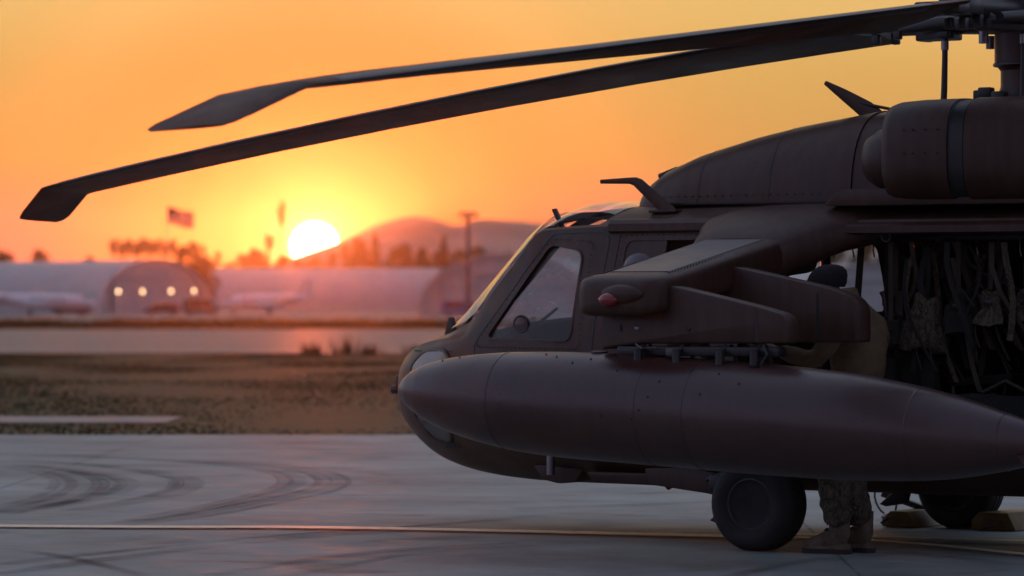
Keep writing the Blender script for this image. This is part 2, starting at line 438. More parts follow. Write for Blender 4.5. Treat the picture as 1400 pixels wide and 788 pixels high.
def ribbon(name, pts, width, z, m, parent=None, n=8):
    P = catmull([Vector((*p, z)) for p in pts], n); V = []; Fc = []
    for i, p in enumerate(P):
        t = (P[min(i + 1, len(P) - 1)] - P[max(i - 1, 0)]).normalized(); s = Vector((-t.y, t.x, 0))
        V += [p + s * width / 2, p - s * width / 2]
        if i: Fc.append((2 * i - 2, 2 * i - 1, 2 * i + 1, 2 * i))
    return pyd(name, V, Fc, m, parent)

def worn_mat(name, col, cover, scale=6.0, rough=0.6):
    """paint or rubber rubbed into the concrete: patchy, see-through where worn"""
    m = bpy.data.materials.new(name); m.use_nodes = True; nt = m.node_tree; N, L = nt.nodes, nt.links; b = N['Principled BSDF']
    b.inputs['Base Color'].default_value = (*col, 1); b.inputs['Roughness'].default_value = rough; b.inputs['Specular IOR Level'].default_value = 0.35 if rough < .9 else .05
    t = N.new('ShaderNodeTexCoord'); nz = N.new('ShaderNodeTexNoise'); nz.inputs['Scale'].default_value = scale; nz.inputs['Detail'].default_value = 6
    L.new(t.outputs['Object'], nz.inputs['Vector'])
    mr = N.new('ShaderNodeMapRange'); mr.inputs[1].default_value = 0.3; mr.inputs[2].default_value = 0.62; mr.inputs[3].default_value = cover[0]; mr.inputs[4].default_value = cover[1]
    L.new(nz.outputs[0], mr.inputs[0]); L.new(mr.outputs[0], b.inputs['Alpha'])
    return m

SKID2 = worn_mat('tyre_scuff_rubber', (.06, .06, .062), (.0, .18), .9, .95)
SKID = worn_mat('tyre_mark_rubber', (0.05, 0.05, 0.052), (0.0, 0.22), 1.3, .95)
LINE = worn_mat('line_paint_yellow', (0.82, 0.70, 0.50), (0.65, 1.0), 9.0, 0.5)
LINE2 = worn_mat('line_paint_dark', (0.06, 0.058, 0.056), (0.3, 0.8), 9.0, 0.6)
marks = [
 ([(12.71,-5.27),(12.02,-4.96),(10.81,-3.96),(9.7,-2.74),(8.58,-1.15),(7.97,0),(7.65,.65)], .42),
 ([(12.62,-5.42),(12.0,-5.2),(10.77,-4.33),(9.57,-3.13),(8.48,-1.49),(7.84,-.08),(7.49,.83)], .34),
 ([(13.4,-6.3),(12.1,-5.9),(10.9,-5.1),(9.5,-3.9),(8.2,-2.0),(7.3,.2)], .30),
 ([(14.56,-7.43),(12.86,-7.21),(11.05,-6.74),(9.83,-6.01),(8.61,-4.72),(7.62,-3.18),(6.8,-1.26),(6.16,.47),(6.0,1.4)], .36),
 ([(12.39,-7.09),(10.94,-6.42),(9.87,-5.62),(8.72,-4.31),(7.78,-2.79),(6.82,-.74),(6.15,.98)], .28),
 ([(4.11,4.79),(4.26,3.79),(4.35,2.49),(4.37,1.5),(4.24,.5),(4.15,-1.06)], .17),
 ([(3.6,5.38),(3.81,4.35),(4.05,2.89),(4.11,1.86),(3.96,.92)], .17),
 ([(2.56,4.87),(2.89,3.54),(2.92,2.43),(2.69,1.59)], .14),
 ([(2.13,4.92),(2.68,2.78),(2.45,1.79)], .15),
 ([(4.98,3.77),(4.24,4.1),(2.86,5.06)], .10),
 ([(4.81,-1.62),(4.44,-2.32),(4.07,-3.16)], .16),
 ([(.63,.98),(-.07,1.31),(-.8,1.79)], .12),
 ([(-.1,4.3),(.15,3.42),(.41,2.21),(.32,1.56)], .14),
]
def streaks(name, pts, width, z, m, parent):
    """a skid: a few thin parallel rubber streaks"""
    P = catmull([Vector((*p, z)) for p in pts], 10); V, Fc = [], []; rng = random.Random(int(pts[0][0] * 100))
    n = max(2, int(width / .10)); lanes = []
    for k in range(n):
        c = rng.uniform(-.5, .5) * width; a = rng.randrange(0, max(1, len(P) // 6)); e = len(P) - rng.randrange(0, max(1, len(P) // 6)); lanes.append((c, rng.uniform(.02, .11), a, e))
    for c, w, a, e in lanes:
        first = True
        for i in range(a, e):
            p = P[i]; t = (P[min(i + 1, len(P) - 1)] - P[max(i - 1, 0)]).normalized(); s_ = Vector((-t.y, t.x, 0)); taper = min(1, (i - a + .3) / 5, (e - i) / 5)
            V += [p + s_ * (c + w * taper / 2), p + s_ * (c - w * taper / 2)]
            if not first: b = len(V); Fc.append((b - 4, b - 3, b - 1, b - 2))
            first = False
    o = pyd(name, V, Fc, m, parent); o['kind'] = 'stuff'
    return o
for i, (p, w) in enumerate(marks):
    streaks('tyre_mark', p, w, 0.0045 + 0.0006 * i, SKID, APRON)
    ribbon('tyre_scuff', p, w * .85, 0.0042 + 0.0006 * i, SKID2, APRON)
SEAL = worn_mat('joint_sealant', (.08, .08, .08), (.05, .35), 3.0, .95)
for k in range(-3, 8): ribbon('slab_joint', [field(-60, 8.0 + 6.1 * k).to_2d(), field(60, 7.2 + 6.1 * k).to_2d()], .022, .0022, SEAL, APRON, 2)
for k in range(-6, 7): ribbon('slab_joint', [field(6.1 * k + 1.3, -20).to_2d(), field(6.1 * k + 2.2, 42.7).to_2d()], .022, .0027, SEAL, APRON, 2)
ribbon('painted_line', [(14, 5.5), (6.45, 2.05), (4.48, 1.01), (1.86, .40)], .24, .0145, LINE, APRON)
ribbon('painted_line', [(1.88, .22), (1.54, -.02), (.1, -.18), (-4, -1.0)], .07, .0155, LINE, APRON)
ribbon('painted_line', [(1.86, .45), (.95, .32), (-.43, 1.0), (-3.2, 2.9)], .11, .0165, LINE, APRON)
ribbon('painted_line', [(1.84, .34), (1.2, .12), (.3, .05), (-4, -.4)], .22, .0135, LINE2, APRON)

# ------------------------------------------------------------------ the helicopter
HELI = thing('helicopter', 'dark olive military transport helicopter with drooping rotor blades and a long external fuel tank', 'helicopter')

# longitudinal lines of the fuselage: station X | keel z | chine y,z | lower side y,z | belt y,z | post or roof edge y,z | top shoulder y,z | crown z
ST = [
 (4.57, .915, .010, .915, .020, .920, .020, .930, .018, .940, .010, .945, .945),
 (4.54, .810, .080, .815, .170, .870, .170, .980, .130, 1.04, .070, 1.065, 1.07),
 (4.44, .680, .190, .690, .340, .800, .345, 1.00, .280, 1.10, .150, 1.145, 1.155),
 (4.27, .555, .310, .570, .530, .740, .540, 1.03, .450, 1.16, .250, 1.21, 1.225),
 (4.07, .460, .410, .475, .680, .700, .695, 1.07, .610, 1.21, .340, 1.262, 1.275),
 (3.85, .395, .490, .420, .800, .680, .815, 1.11, .740, 1.242, .430, 1.335, 1.480),
 (3.60, .350, .560, .385, .905, .670, .940, 1.15, .865, 1.272, .430, 1.590, 1.725),
 (3.40, .332, .600, .370, .970, .660, 1.005, 1.17, .855, 1.500, .430, 1.790, 1.920),
 (3.20, .325, .630, .360, 1.03, .660, 1.055, 1.19, .840, 1.730, .430, 1.970, 2.030),
 (3.00, .320, .650, .357, 1.065, .660, 1.09, 1.21, .830, 1.935, .430, 2.055, 2.085),
 (2.70, .320, .680, .355, 1.11, .660, 1.13, 1.23, .890, 1.950, .470, 2.075, 2.105),
 (2.30, .320, .700, .352, 1.15, .660, 1.165, 1.27, .950, 1.960, .500, 2.085, 2.112),
 (1.50, .320, .720, .350, 1.18, .660, 1.180, 1.38, .980, 1.975, .500, 2.095, 2.120),
 (0.00, .320, .720, .350, 1.18, .660, 1.180, 1.40, .985, 1.975, .500, 2.095, 2.120),
 (-1.6, .340, .720, .370, 1.17, .680, 1.170, 1.40, .970, 1.965, .500, 2.090, 2.120),
 (-2.6, .520, .560, .560, .90, .860, .92, 1.40, .760, 1.880, .420, 2.02, 2.06),
 (-3.6, .900, .330, .930, .52, 1.15, .54, 1.45, .450, 1.800, .260, 1.90, 1.94),
]
FX = [r[0] for r in ST]
FI = [pchip(FX, [r[k] for r in ST]) for k in range(1, 13)]
NK, NP = 22, 14                                   # samples keel->post and post->crown
def half_section(x):
    a = [f(x) for f in FI]
    low = catmull([Vector((0, a[0], 0)), Vector((a[1], a[2], 0)), Vector((a[3], a[4], 0)), Vector((a[5], a[6], 0)), Vector((a[7], a[8], 0))], 8)
    hi = catmull([Vector((a[7], a[8], 0)), Vector((a[9], a[10], 0)), Vector((0, a[11], 0))], 8)
    return [(p.x, p.y) for p in low] + [(p.x, p.y) for p in hi[1:]]
def side_y(x, z):
    """half width of the fuselage side at station x and height z"""
    s = half_section(x)[:33]
    for (y0, z0), (y1, z1) in zip(s, s[1:]):
        if z0 <= z <= z1 and y0 > 0.2: return y0 + (y1 - y0) * (z - z0) / max(1e-6, z1 - z0)
    return s[-1][0]
def top_z(x, y):
    s = half_section(x)[32:]
    for (y0, z0), (y1, z1) in zip(s, s[1:]):
        if y1 <= y <= y0: return z0 + (z1 - z0) * (y - y0) / min(-1e-6, y1 - y0)
    return s[-1][1]
xs = sorted(set([4.57, 4.555, 4.54, 4.52] + [round(4.5 - .05 * i, 3) for i in range(0, 36)] + [round(2.7 - .15 * i, 3) for i in range(0, 30)] + [-1.8, -2.0, -2.2, -2.4, -2.6, -2.8, -3.0, -3.2, -3.4, -3.6]), reverse=True)
rings = []
for x in xs:
    h = half_section(x)
    ring = [Vector((x, y, z)) for y, z in h] + [Vector((x, -y, z)) for y, z in h[-2:0:-1]]
    rings.append(ring)
NR = len(rings[0]); HALF = len(half_section(0))    # index HALF-1 is the crown; 32 the post
# skin, leaving out the windscreen and the eyebrow window patches
def in_glass(i, j):
    xm = (xs[i] + xs[i + 1]) / 2; k = j if j < HALF - 1 else NR - 1 - j     # mirrored strip index
    if k < 32 or k > 48: return None
    pm = rings[i][j] / 2 + rings[i + 1][(j + 1) % NR] / 2
    a = abs(pm.y)
    if 3.10 < xm < 3.98 and a > .04 and a < .80 * 1.0 and k >= 34 and pm.z > 1.30: return 'windscreen'
    if 2.62 < xm < 3.06 and .035 < a < .84 and k >= 33: return 'eyebrow'
    return None
fv = [p for r in rings for p in r]; ff = []; gf = {}
for i in range(len(rings) - 1):
    for j in range(NR):
        k = (j + 1) % NR
        q = (i * NR + j, (i + 1) * NR + j, (i + 1) * NR + k, i * NR + k)
        g = in_glass(i, j)
        if g: gf.setdefault((g, 1 if rings[i][j].y + rings[i][k].y > 0 else -1), []).append(q)
        else: ff.append(q)
ff.append(tuple(reversed(range(NR))))
FUS = pyd('fuselage', fv, ff, OLIVE, HELI)
bm = bmesh.new(); bm.from_mesh(FUS.data)
bmesh.ops.delete(bm, geom=[v for v in bm.verts if not v.link_faces], context='VERTS')
bmesh.ops.recalc_face_normals(bm, faces=bm.faces); bm.to_mesh(FUS.data); bm.free()
sm = FUS.modifiers.new('skin', 'SOLIDIFY'); sm.thickness = 0.035; sm.offset = -1
bake(FUS)

def prism_cutter(poly, y0, y1):
    return MB().prism(poly, y0, y1).build('cutter', None)
DOOR_WIN = rounded([(3.30, 1.255), (2.60, 1.245), (2.615, 1.80), (2.90, 1.845)], [.05, .07, .07, .05])
GUN_WIN = rounded([(2.27, 1.42), (1.56, 1.42), (1.56, 1.865), (2.27, 1.865)], .06)
CABIN = rounded([(1.36, .66), (-.62, .66), (-.62, 1.885), (1.36, 1.885)], .10)
FUSC = [prism_cutter(DOOR_WIN, .3, 1.6), prism_cutter(DOOR_WIN, -1.6, -.3), prism_cutter(GUN_WIN, .3, 1.6), prism_cutter(GUN_WIN, -1.6, -.3), prism_cutter(CABIN, .3, 1.6)]
cut(FUS, FUSC)
if not FUS.data.materials: FUS.data.materials.append(OLIVE)
FUS.data.polygons.foreach_set('use_smooth', [True] * len(FUS.data.polygons)); FUS.data.set_sharp_from_angle(angle=math.radians(28))

# glazing
for (g, s), quads in gf.items():
    idx = sorted({i for q in quads for i in q}); mp = {v: n for n, v in enumerate(idx)}
    P = []
    for i in idx:
        p = fv[i].copy()
        p += Vector((.012 + .030 * max(0, 1 - (abs(p.y) - .42) ** 2 / .14), 0, .012 + .012 * max(0, 1 - (abs(p.y) - .42) ** 2 / .14))) if g == 'windscreen' else Vector((.0, 0, .006 + .035 * max(0, math.sin(PI * (fv[i].x - 2.60) / .48)) * max(0, min(1, (.86 - abs(fv[i].y)) / .2))))
        P.append(p)
    pyd('windscreen_pane' if g == 'windscreen' else 'eyebrow_window', P, [tuple(mp[i] for i in q) for q in quads], SCREEN if g == 'windscreen' else GLASS, HELI, smooth=60)

def side_panel(name, poly, off, thick, m, s=1, parent=HELI, sub=1):
    """a thin panel that follows the fuselage side"""
    n = len(poly); cx = sum(p[0] for p in poly) / n; cz = sum(p[1] for p in poly) / n
    V, Fc = [], []
    loops = [1.0, .75, .5, .25]
    for lay in (off, off - thick):
        for t in loops:
            for x, z in poly:
                X = cx + (x - cx) * t; Z = cz + (z - cz) * t
                V.append((X, s * (side_y(X, Z) + lay), Z))
        V.append((cx, s * (side_y(cx, cz) + lay), cz))
    L = len(loops); half = L * n + 1
    for lay in (0, 1):
        b = lay * half
        for k in range(L - 1):
            for j in range(n):
                Fc.append((b + k * n + j, b + k * n + (j + 1) % n, b + (k + 1) * n + (j + 1) % n, b + (k + 1) * n + j))
        for j in range(n): Fc.append((b + (L - 1) * n + j, b + (L - 1) * n + (j + 1) % n, b + half - 1))
    for j in range(n): Fc.append((j, (j + 1) % n, half + (j + 1) % n, half + j))
    mb = MB().add(V, Fc)
    return mb.build(name, m, parent, smooth=35)

def side_frame(name, poly, w, off, thick, m, s=1, parent=HELI):
    """a raised frame round an opening in the side"""
    n = len(poly); cx = sum(p[0] for p in poly) / n; cz = sum(p[1] for p in poly) / n
    out = []
    for i in range(n):
        a = Vector(poly[i - 1]).to_2d(); b = Vector(poly[(i + 1) % n]).to_2d(); t = (b - a).normalized(); nn = Vector((t.y, -t.x))
        p = Vector(poly[i]).to_2d()
        if nn.dot(p - Vector((cx, cz))) < 0: nn = -nn
        q = p + nn * w; out.append((q.x, q.y))
    V = []
    for ring in (poly, out):
        for lay in (off, off - thick):
            for x, z in ring: V.append((x, s * (side_y(x, z) + lay), z))
    Fc = []
    for j in range(n):
        k = (j + 1) % n
        Fc += [(j, k, 2 * n + k, 2 * n + j), (n + j, 3 * n + j, 3 * n + k, n + k), (j, n + j, n + k, k), (2 * n + j, 2 * n + k, 3 * n + k, 3 * n + j)]
    return MB().add(V, Fc).build(name, m, parent, smooth=35)

def dots(name, pts, r, m, parent, nrm=None):
    """a row of rivet heads, one joined part"""
    mb = MB()
    for p in pts:
        p = Vector(p); mb.add([p + Vector((r, 0, 0)), p - Vector((r, 0, 0)), p + Vector((0, r, 0)), p - Vector((0, r, 0)), p + Vector((0, 0, r)), p - Vector((0, 0, r))],
                              [(0, 2, 4), (2, 1, 4), (1, 3, 4), (3, 0, 4), (2, 0, 5), (1, 2, 5), (3, 1, 5), (0, 3, 5)])
    o = mb.build(name, m, parent); o['kind'] = 'stuff'
    return o

def along(poly, step):
    out = []
    P = [Vector(p).to_2d() for p in poly]
    for a, b in zip(P, P[1:] + P[:1]):
        n = max(1, int((b - a).length / step))
        for k in range(n): q = a + (b - a) * k / n; out.append((q.x, q.y))
    return out

def shrink(poly, w):
    n = len(poly); cx = sum(p[0] for p in poly) / n; cz = sum(p[1] for p in poly) / n
    return [(cx + (x - cx) * (1 - w), cz + (z - cz) * (1 - w)) for x, z in poly]

for s in (1, -1):
    # cockpit door: its outline seam, window and frame
    win = side_panel('door_window', shrink(DOOR_WIN, -.01), -.012, .008, GLASS, s)
    fr = side_frame('door_window_frame', DOOR_WIN, .013, .008, .03, OLIVE, s)
    door = rounded([(3.42, 1.20), (3.12, .62), (2.44, .62), (2.42, 1.92), (2.90, 1.915)], [.06, .2, .08, .08, .05])
    side_frame('door_seal', along(door, .05), .010, .003, .02, BLACK, s)
    dots('rivet_row', [(x, s * (side_y(x, z) + .012), z) for x, z in along(rounded([(3.395, 1.20), (2.52, 1.19), (2.535, 1.865), (2.90, 1.885)], .05), .035)], .006, OLIVE, HELI)
# vent bubble in the left door window, door handle
xb, zb = 3.02, 1.345
b = MB().lathe([(.004, .032), (.024, .029), (.040, .018), (.047, .004), (.047, -.004)], 20, (0, 0, 0), 'Y').build('vent_bubble', BUBBLE, HELI, smooth=50)
b.location = (xb, side_y(xb, zb) - .012, zb)
o = MB().lathe([(.046, -.008), (.056, -.008), (.058, .006), (.054, .014), (.046, .012)], 24, (0, 0, 0), 'Y').build('vent_ring', GUN, HELI, smooth=40); o.location = b.location
MB().tube([(2.53, side_y(2.53, 1.05) + .03, 1.07), (2.63, side_y(2.63, 1.05) + .035, 1.05)], .011).build('door_handle', BLACK, HELI, smooth=40)

# gunner's window: on the left a sliding pane with a bulged scanner blister ahead of an open part, on the right open
pane = rounded([(2.29, 1.40), (1.97, 1.40), (1.97, 1.88), (2.29, 1.88)], .04)
side_panel('sliding_window_panel', pane, .006, .02, OLIVE, 1)
blister = MB()
bc = Vector((2.14, side_y(2.14, 1.67) + .005, 1.665)); R = []
for k in range(8):
    t = k / 7 * PI / 2
    R.append([bc + Vector((math.cos(a) * .125 * math.cos(t), .06 * math.sin(t) - .004, math.sin(a) * .125 * math.cos(t))) for a in [2 * PI * j / 24 for j in range(24)]])
blister.rings(R).build('scanner_blister', BUBBLE, HELI, smooth=60)
side_frame('gunner_window_frame', GUN_WIN, .03, .012, .03, OLIVE, 1)
side_frame('gunner_window_frame', GUN_WIN, .03, .012, .03, OLIVE, -1)
side_frame('cabin_door_seal', along(CABIN, .08), .035, .012, .04, BLACK, 1)
# sliding door slid aft, its rail above the opening
sd = rounded([(-.66, .66), (-2.05, .78), (-2.05, 1.80), (-.66, 1.88)], .1)
side_panel('sliding_cabin_door', along(sd, .12), .075, .05, OLIVE, 1)
rail = MB()
rail.rings([[Vector((x, side_y(x, 1.93) + dy, 1.925 + dz)) for dy, dz in ((-.03, .035), (.035, .03), (.06, .01), (.06, -.03), (.035, -.035), (-.03, -.025))] for x in (1.48, 1.44, 1.0, .5, 0, -.6, -1.2, -1.9)])
rail.build('door_rail', OLIVE, HELI, smooth=35)
gut = MB()
gut.rings([[Vector((x, side_y(x, 1.93) + dy, 1.955 + dz)) for dy, dz in ((-.05, .045), (.0, .04), (.028, .015), (.03, -.03), (.005, -.045), (-.03, -.03))] for x in (2.42, 2.38, 2.2, 1.9, 1.5)])
gut.build('roof_gutter', OLIVE, HELI, smooth=35)
# belly, floor, bulkheads inside
def plate(name, x0, x1, z, thick, hw, m): return MB().box(((x0 + x1) / 2, 0, z), (abs(x0 - x1), hw * 2, thick)).build(name, m, HELI)
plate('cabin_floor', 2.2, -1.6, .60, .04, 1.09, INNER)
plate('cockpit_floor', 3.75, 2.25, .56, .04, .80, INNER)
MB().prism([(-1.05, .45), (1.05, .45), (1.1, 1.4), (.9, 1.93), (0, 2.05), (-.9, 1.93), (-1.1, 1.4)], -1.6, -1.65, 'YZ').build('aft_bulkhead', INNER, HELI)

# cockpit: instrument panel with glare shield, centre console, crew seats, stick and overhead panel
gs = MB()
gs.rings([[Vector((x, y, z)) for y, z in [(-.78 * w, 1.02), (-.80 * w, 1.22 + h), (-.62 * w, 1.33 + h), (-.3 * w, 1.375 + h), (0, 1.36 + h), (.3 * w, 1.34 + h), (.62 * w, 1.29 + h), (.80 * w, 1.20 + h), (.78 * w, 1.02)]] for x, w, h in ((3.72, .72, -.05), (3.55, .9, 0), (3.36, 1.0, .02), (3.30, 1.0, .0))])
gs.build('instrument_panel', mat('matt_black', (.012, .011, .011), .95, spec=.1), HELI, smooth=30)
MB().prism(rounded([(3.4, .58), (3.4, 1.0), (3.2, 1.0), (2.5, .86), (2.5, .58)], .03), -.16, .16).build('centre_console', BLACK, HELI, bevel=.01)
MB().box((2.66, 0, 1.985), (.34, .36, .06)).build('overhead_console', BLACK, HELI, bevel=.02)
for y in (.50, -.50):
    st = MB().box((2.62, y, .86), (.48, .46, .10)).build('crew_seat', SEATF, HELI, bevel=.03)
    MB().prism(rounded([(2.42, .84), (2.28, 1.62), (2.36, 1.64), (2.52, .86)], .03), y - .23, y + .23).build('seat_back', SEATF, st, bevel=.02)
    for k in (-1, 1):
        MB().prism(rounded([(2.42, .80), (2.28, 1.58), (2.62, 1.42), (2.82, .95), (2.80, .80)], .05), y + k * .245, y + k * .268).build('seat_armour_wing', GUN, st, bevel=.005)
    MB().box((2.30, y, 1.68), (.08, .24, .14)).build('headrest', SEATF, st, bevel=.02)
    MB().tube([(2.95, y, .58), (2.99, y, .82), (2.92, y, .98)], [.018, .016, .02]).build('control_stick', MATS['matt_black'], HELI, smooth=40)

# nose: sensor cluster, pitot fins, wipers, chin windows
ns = MB(); ns.box((4.56, .06, 1.0), (.075, .07, .11))
ns = ns.build('nose_sensor', BLACK, HELI, bevel=.015)
ns.location = (-.105, .22, -.06)
MB().lathe([(.02, -.03), (.03, 0), (.03, .03), (.02, .04)], 18, (4.60, .29, .90), 'X').build('sensor_lens', GUN, ns).location = (0, -.22, .06)
for s in (1, -1):
    MB().prism([(3.97, 1.24), (3.93, 1.385), (3.895, 1.385), (3.87, 1.24)], s * .50 - .014, s * .50 + .014).build('pitot_fin', BLACK, HELI, bevel=.006)
    MB().tube([(3.90, s * .40, 1.31), (3.83, s * .44, 1.345), (3.72, s * .50, 1.445)], [.016, .014, .010], 6).build('windscreen_wiper', BLACK, HELI, smooth=40)
    chin = [(4.13, 1.06), (3.97, 1.165), (3.72, 1.175), (3.62, 1.08), (3.66, .72), (3.72, .57), (3.90, .59), (4.10, .78)]
    c = side_panel('chin_window', along(rounded(chin, .06), .05), .006, .006, CHIN, s)
    side_frame('chin_window_frame', rounded(chin, .06), .02, .012, .015, OLIVE, s)
dots('rivet_row', [(x, side_y(x, 1.165) + .004, 1.165 + .0 * x) for x in [4.15 - .03 * i for i in range(18)]], .006, BLACK, HELI)

# roof front: wire cutter, antennas
MB().prism([(3.10, 2.08), (3.035, 1.95), (3.00, 1.95), (3.07, 2.085)], .54, .56).build('wire_cutter', BLACK, HELI)
MB().tube([(3.05, .55, 1.99), (2.88, .50, 2.02)], .008, 6).build('cutter_brace', BLACK, HELI)
def blade_part(name, pts, w0, w1, y, m=OLIVE, thick=.018):
    """a swept blade antenna: tapered fin along a bent path in the X-Z plane"""
    R = []
    n = len(pts)
    for i, (x, z) in enumerate(pts):
        a = Vector(pts[max(i - 1, 0)]); b = Vector(pts[min(i + 1, n - 1)]); t = (b - a).normalized(); nn = Vector((-t.y, t.x))
        w = w0 + (w1 - w0) * i / (n - 1); h = thick * (1 - .4 * i / (n - 1))
        R.append([Vector((x + nn.x * w * u, y + h * v, z + nn.y * w * u)) for u, v in ((-.5, 0), (-.2, -.5), (.2, -.5), (.5, 0), (.2, .5), (-.2, .5))])
    return MB().rings(R).build(name, m, HELI, smooth=40)
blade_part('bent_antenna', [(2.13, 2.035), (2.16, 2.065), (2.36, 2.228), (2.39, 2.243), (2.43, 2.248), (2.645, 2.246)], .10, .026, .70)
MB().box((2.17, .70, 2.052), (.2, .08, .02)).build('antenna_base', OLIVE, HELI, bevel=.008)
blade_part('roof_antenna', [(2.30, 2.30), (2.37, 2.325), (2.50, 2.285)], .06, .04, .22)
blade_part('wire_strike_fin', [(1.06, 2.62), (1.12, 2.69), (1.28, 2.79), (1.41, 2.868)], .16, .028, 0, thick=.03)
MB().tube([(1.22, 0, 2.745), (.88, .02, 2.675)], .011, 6).build('fin_brace', BLACK, HELI)

# control cover and gearbox fairing on the roof
DH = [(2.69, 2.09, .10), (2.66, 2.15, .20), (2.61, 2.215, .29), (2.53, 2.28, .36), (2.42, 2.345, .42), (2.17, 2.435, .49), (1.77, 2.535, .55), (1.45, 2.598, .58), (1.08, 2.652, .60), (.915, 2.676, .605)]
def hood(rows, name, m):
    R = []
    for x, zt, w in rows:
        zb = 2.03; hh = (zt - zb); ring = []
        for j in range(25):
            a = PI * j / 24; c, s = math.cos(a), math.sin(a)
            ring.append(Vector((x, math.copysign(abs(c) ** (2 / 2.9), c) * w, zb + abs(s) ** (2 / 2.6) * hh)))
        R.append(ring)
    return MB().rings(R).build(name, m, HELI, smooth=40)
hood(DH, 'control_cover', OLIVE)
hood([(.910, 2.668, .595), (.3, 2.70, .60), (-.4, 2.70, .60), (-1.4, 2.62, .58), (-2.4, 2.40, .45), (-3.2, 2.05, .30)], 'gearbox_fairing', OLIVE)
MB().rings([[Vector((x, .585 + .02 * k, z)) for x, z in ((2.3, 2.095), (2.3, 2.107), (.95, 2.107), (.95, 2.095))] for k in (-6, 1.1)]).build('cover_seam', BLACK, HELI)
dots('rivet_row', [(x, pchip([r[0] for r in DH], [r[2] for r in DH])(x) - .004, 2.15) for x in [2.45 - .06 * i for i in range(23)]], .007, BLACK, HELI)
for xs_ in (2.05, 1.50):
    w_ = pchip([r[0] for r in DH], [r[2] for r in DH])(xs_); zt_ = pchip([r[0] for r in DH], [r[1] for r in DH])(xs_); hh_ = zt_ - 2.03
    MB().rings([[Vector((xs_ + dx, math.copysign(abs(math.cos(a)) ** (2 / 2.9), math.cos(a)) * (w_ + .0015), 2.03 + abs(math.sin(a)) ** (2 / 2.6) * (hh_ + .0015))) for a in [PI * j / 24 for j in range(25)]] for dx in (-.003, .003)], closed=False).build('panel_seam', BLACK, HELI)
for xa, xb_, za, zb_ in ((2.34, 2.335, .66, 1.9), (1.465, 1.46, .66, 1.9), (2.36, 1.46, 1.355, 1.36)):
    side_panel('panel_seam', [(xa, za), (xb_, za), (xb_, zb_), (xa, zb_)], .002, .003, BLACK, 1)
dots('rivet_row', [(x, side_y(x, z) + .001, z) for z in (1.90, 1.34) for x in [2.33 - .04 * i for i in range(21)]] + [(x, side_y(x, z) + .001, z) for x in (2.31, 1.49) for z in [.70 + .04 * i for i in range(30)]], .0055, BLACK, HELI)
MB().box((.93, .60, 2.14), (.05, .05, .07)).build('cover_latch', BLACK, HELI, bevel=.01)
for x in (.82, .72): MB().lathe([(.018, 0), (.018, .03), (.008, .036)], 10, (x, .60, 2.13), 'Y').build('oil_port', GUN, HELI)

# engine nacelles either side of the gearbox
for s in (1, -1):
    yc = s * .80
    prof = [(.60, .24, .24), (.615, .265, .265), (.60, .29, .290), (.55, .305, .305), (.40, .315, .314), (.16, .318, .316)]
    nac = MB().rings([superring(x - .15, yc, 2.375, w, h, 3.0) for x, w, h in prof], cap=False)
    nac = nac.build('engine_inlet_cowl', OLIVE, HELI, smooth=45)
    MB().rings([superring(x - .15, yc, 2.375, w, h, 3.0) for x, w, h in ((.155, .318, .316), (.15, .309, .307), (.06, .309, .307), (.055, .318, .316))], cap=False).build('cowl_band', BLACK, HELI, smooth=30)
    MB().rings([superring(x - .15, yc, 2.375, w, h, 3.0) for x, w, h in ((.054, .312, .31), (.05, .32, .318), (-.5, .32, .318), (-1.2, .30, .30), (-1.7, .25, .26), (-1.72, .2, .2))]).build('engine_cowl', OLIVE, HELI, smooth=40)
    MB().rings([superring(x - .15, yc - s * .0, 2.36 - .02, w, h, 2.2) for x, w, h in ((.85, .02, .02), (.84, .09, .08), (.80, .16, .14), (.73, .205, .18), (.62, .225, .205), (.45, .21, .19))]).build('inlet_spinner', OLIVE, HELI, smooth=50)
    MB().rings([superring(x - .15, yc, 2.375, w, h, 2.6) for x, w, h in ((.56, .26, .26), (.45, .22, .22), (.44, .05, .05))], cap=False).build('inlet_throat', BLACK, HELI, smooth=50)
    dots('cowl_fastener_row', [(x, yc + s * .317, z) for x in (.29, .23, .15, .07) for z in (2.50, 2.36)], .008, BLACK, HELI)
    MB().prism(rounded([(.9, 2.06), (.78, 2.16), (-1.6, 2.16), (-1.75, 2.06)], .05), s * .52, s * 1.0).build('engine_deck', OLIVE, HELI, bevel=.015)
    MB().tube([(-1.6, yc, 2.38), (-2.1, yc + s * .05, 2.40), (-2.35, yc + s * .16, 2.42)], [.22, .21, .2], 20).build('exhaust_suppressor', BLACK, HELI, smooth=40)

# rotor mast, swashplate, hub
MB().lathe([(.23, 2.66), (.235, 2.72), (.19, 2.75), (.175, 2.80), (.175, 2.895), (.19, 2.915), (.212, 2.93), (.212, 3.12), (.19, 3.13), (.12, 3.13), (.12, 3.24)], 36).build('rotor_mast', OLIVE, HELI, smooth=35)
MB().lathe([(.214, 2.922), (.222, 2.926), (.222, 2.940), (.214, 2.944)], 36).build('mast_clamp_ring', GUN, HELI, smooth=35)
for k in range(14):
    a = 2 * PI * k / 14; MB().box((.29 * math.cos(a), .29 * math.sin(a), 2.715 + .02 * (k % 3)), (.09, .07, .07 + .02 * (k % 2))).build('swashplate_servo', BLACK, HELI, bevel=.012)
hub = MB().lathe([(.10, 3.12), (.26, 3.135), (.31, 3.17), (.31, 3.30), (.26, 3.345), (.16, 3.36), (.16, 3.46), (.30, 3.47), (.30, 3.50), (.02, 3.51)], 32).build('rotor_hub', GUN, HELI, smooth=35)
PSI = math.radians(90.35)
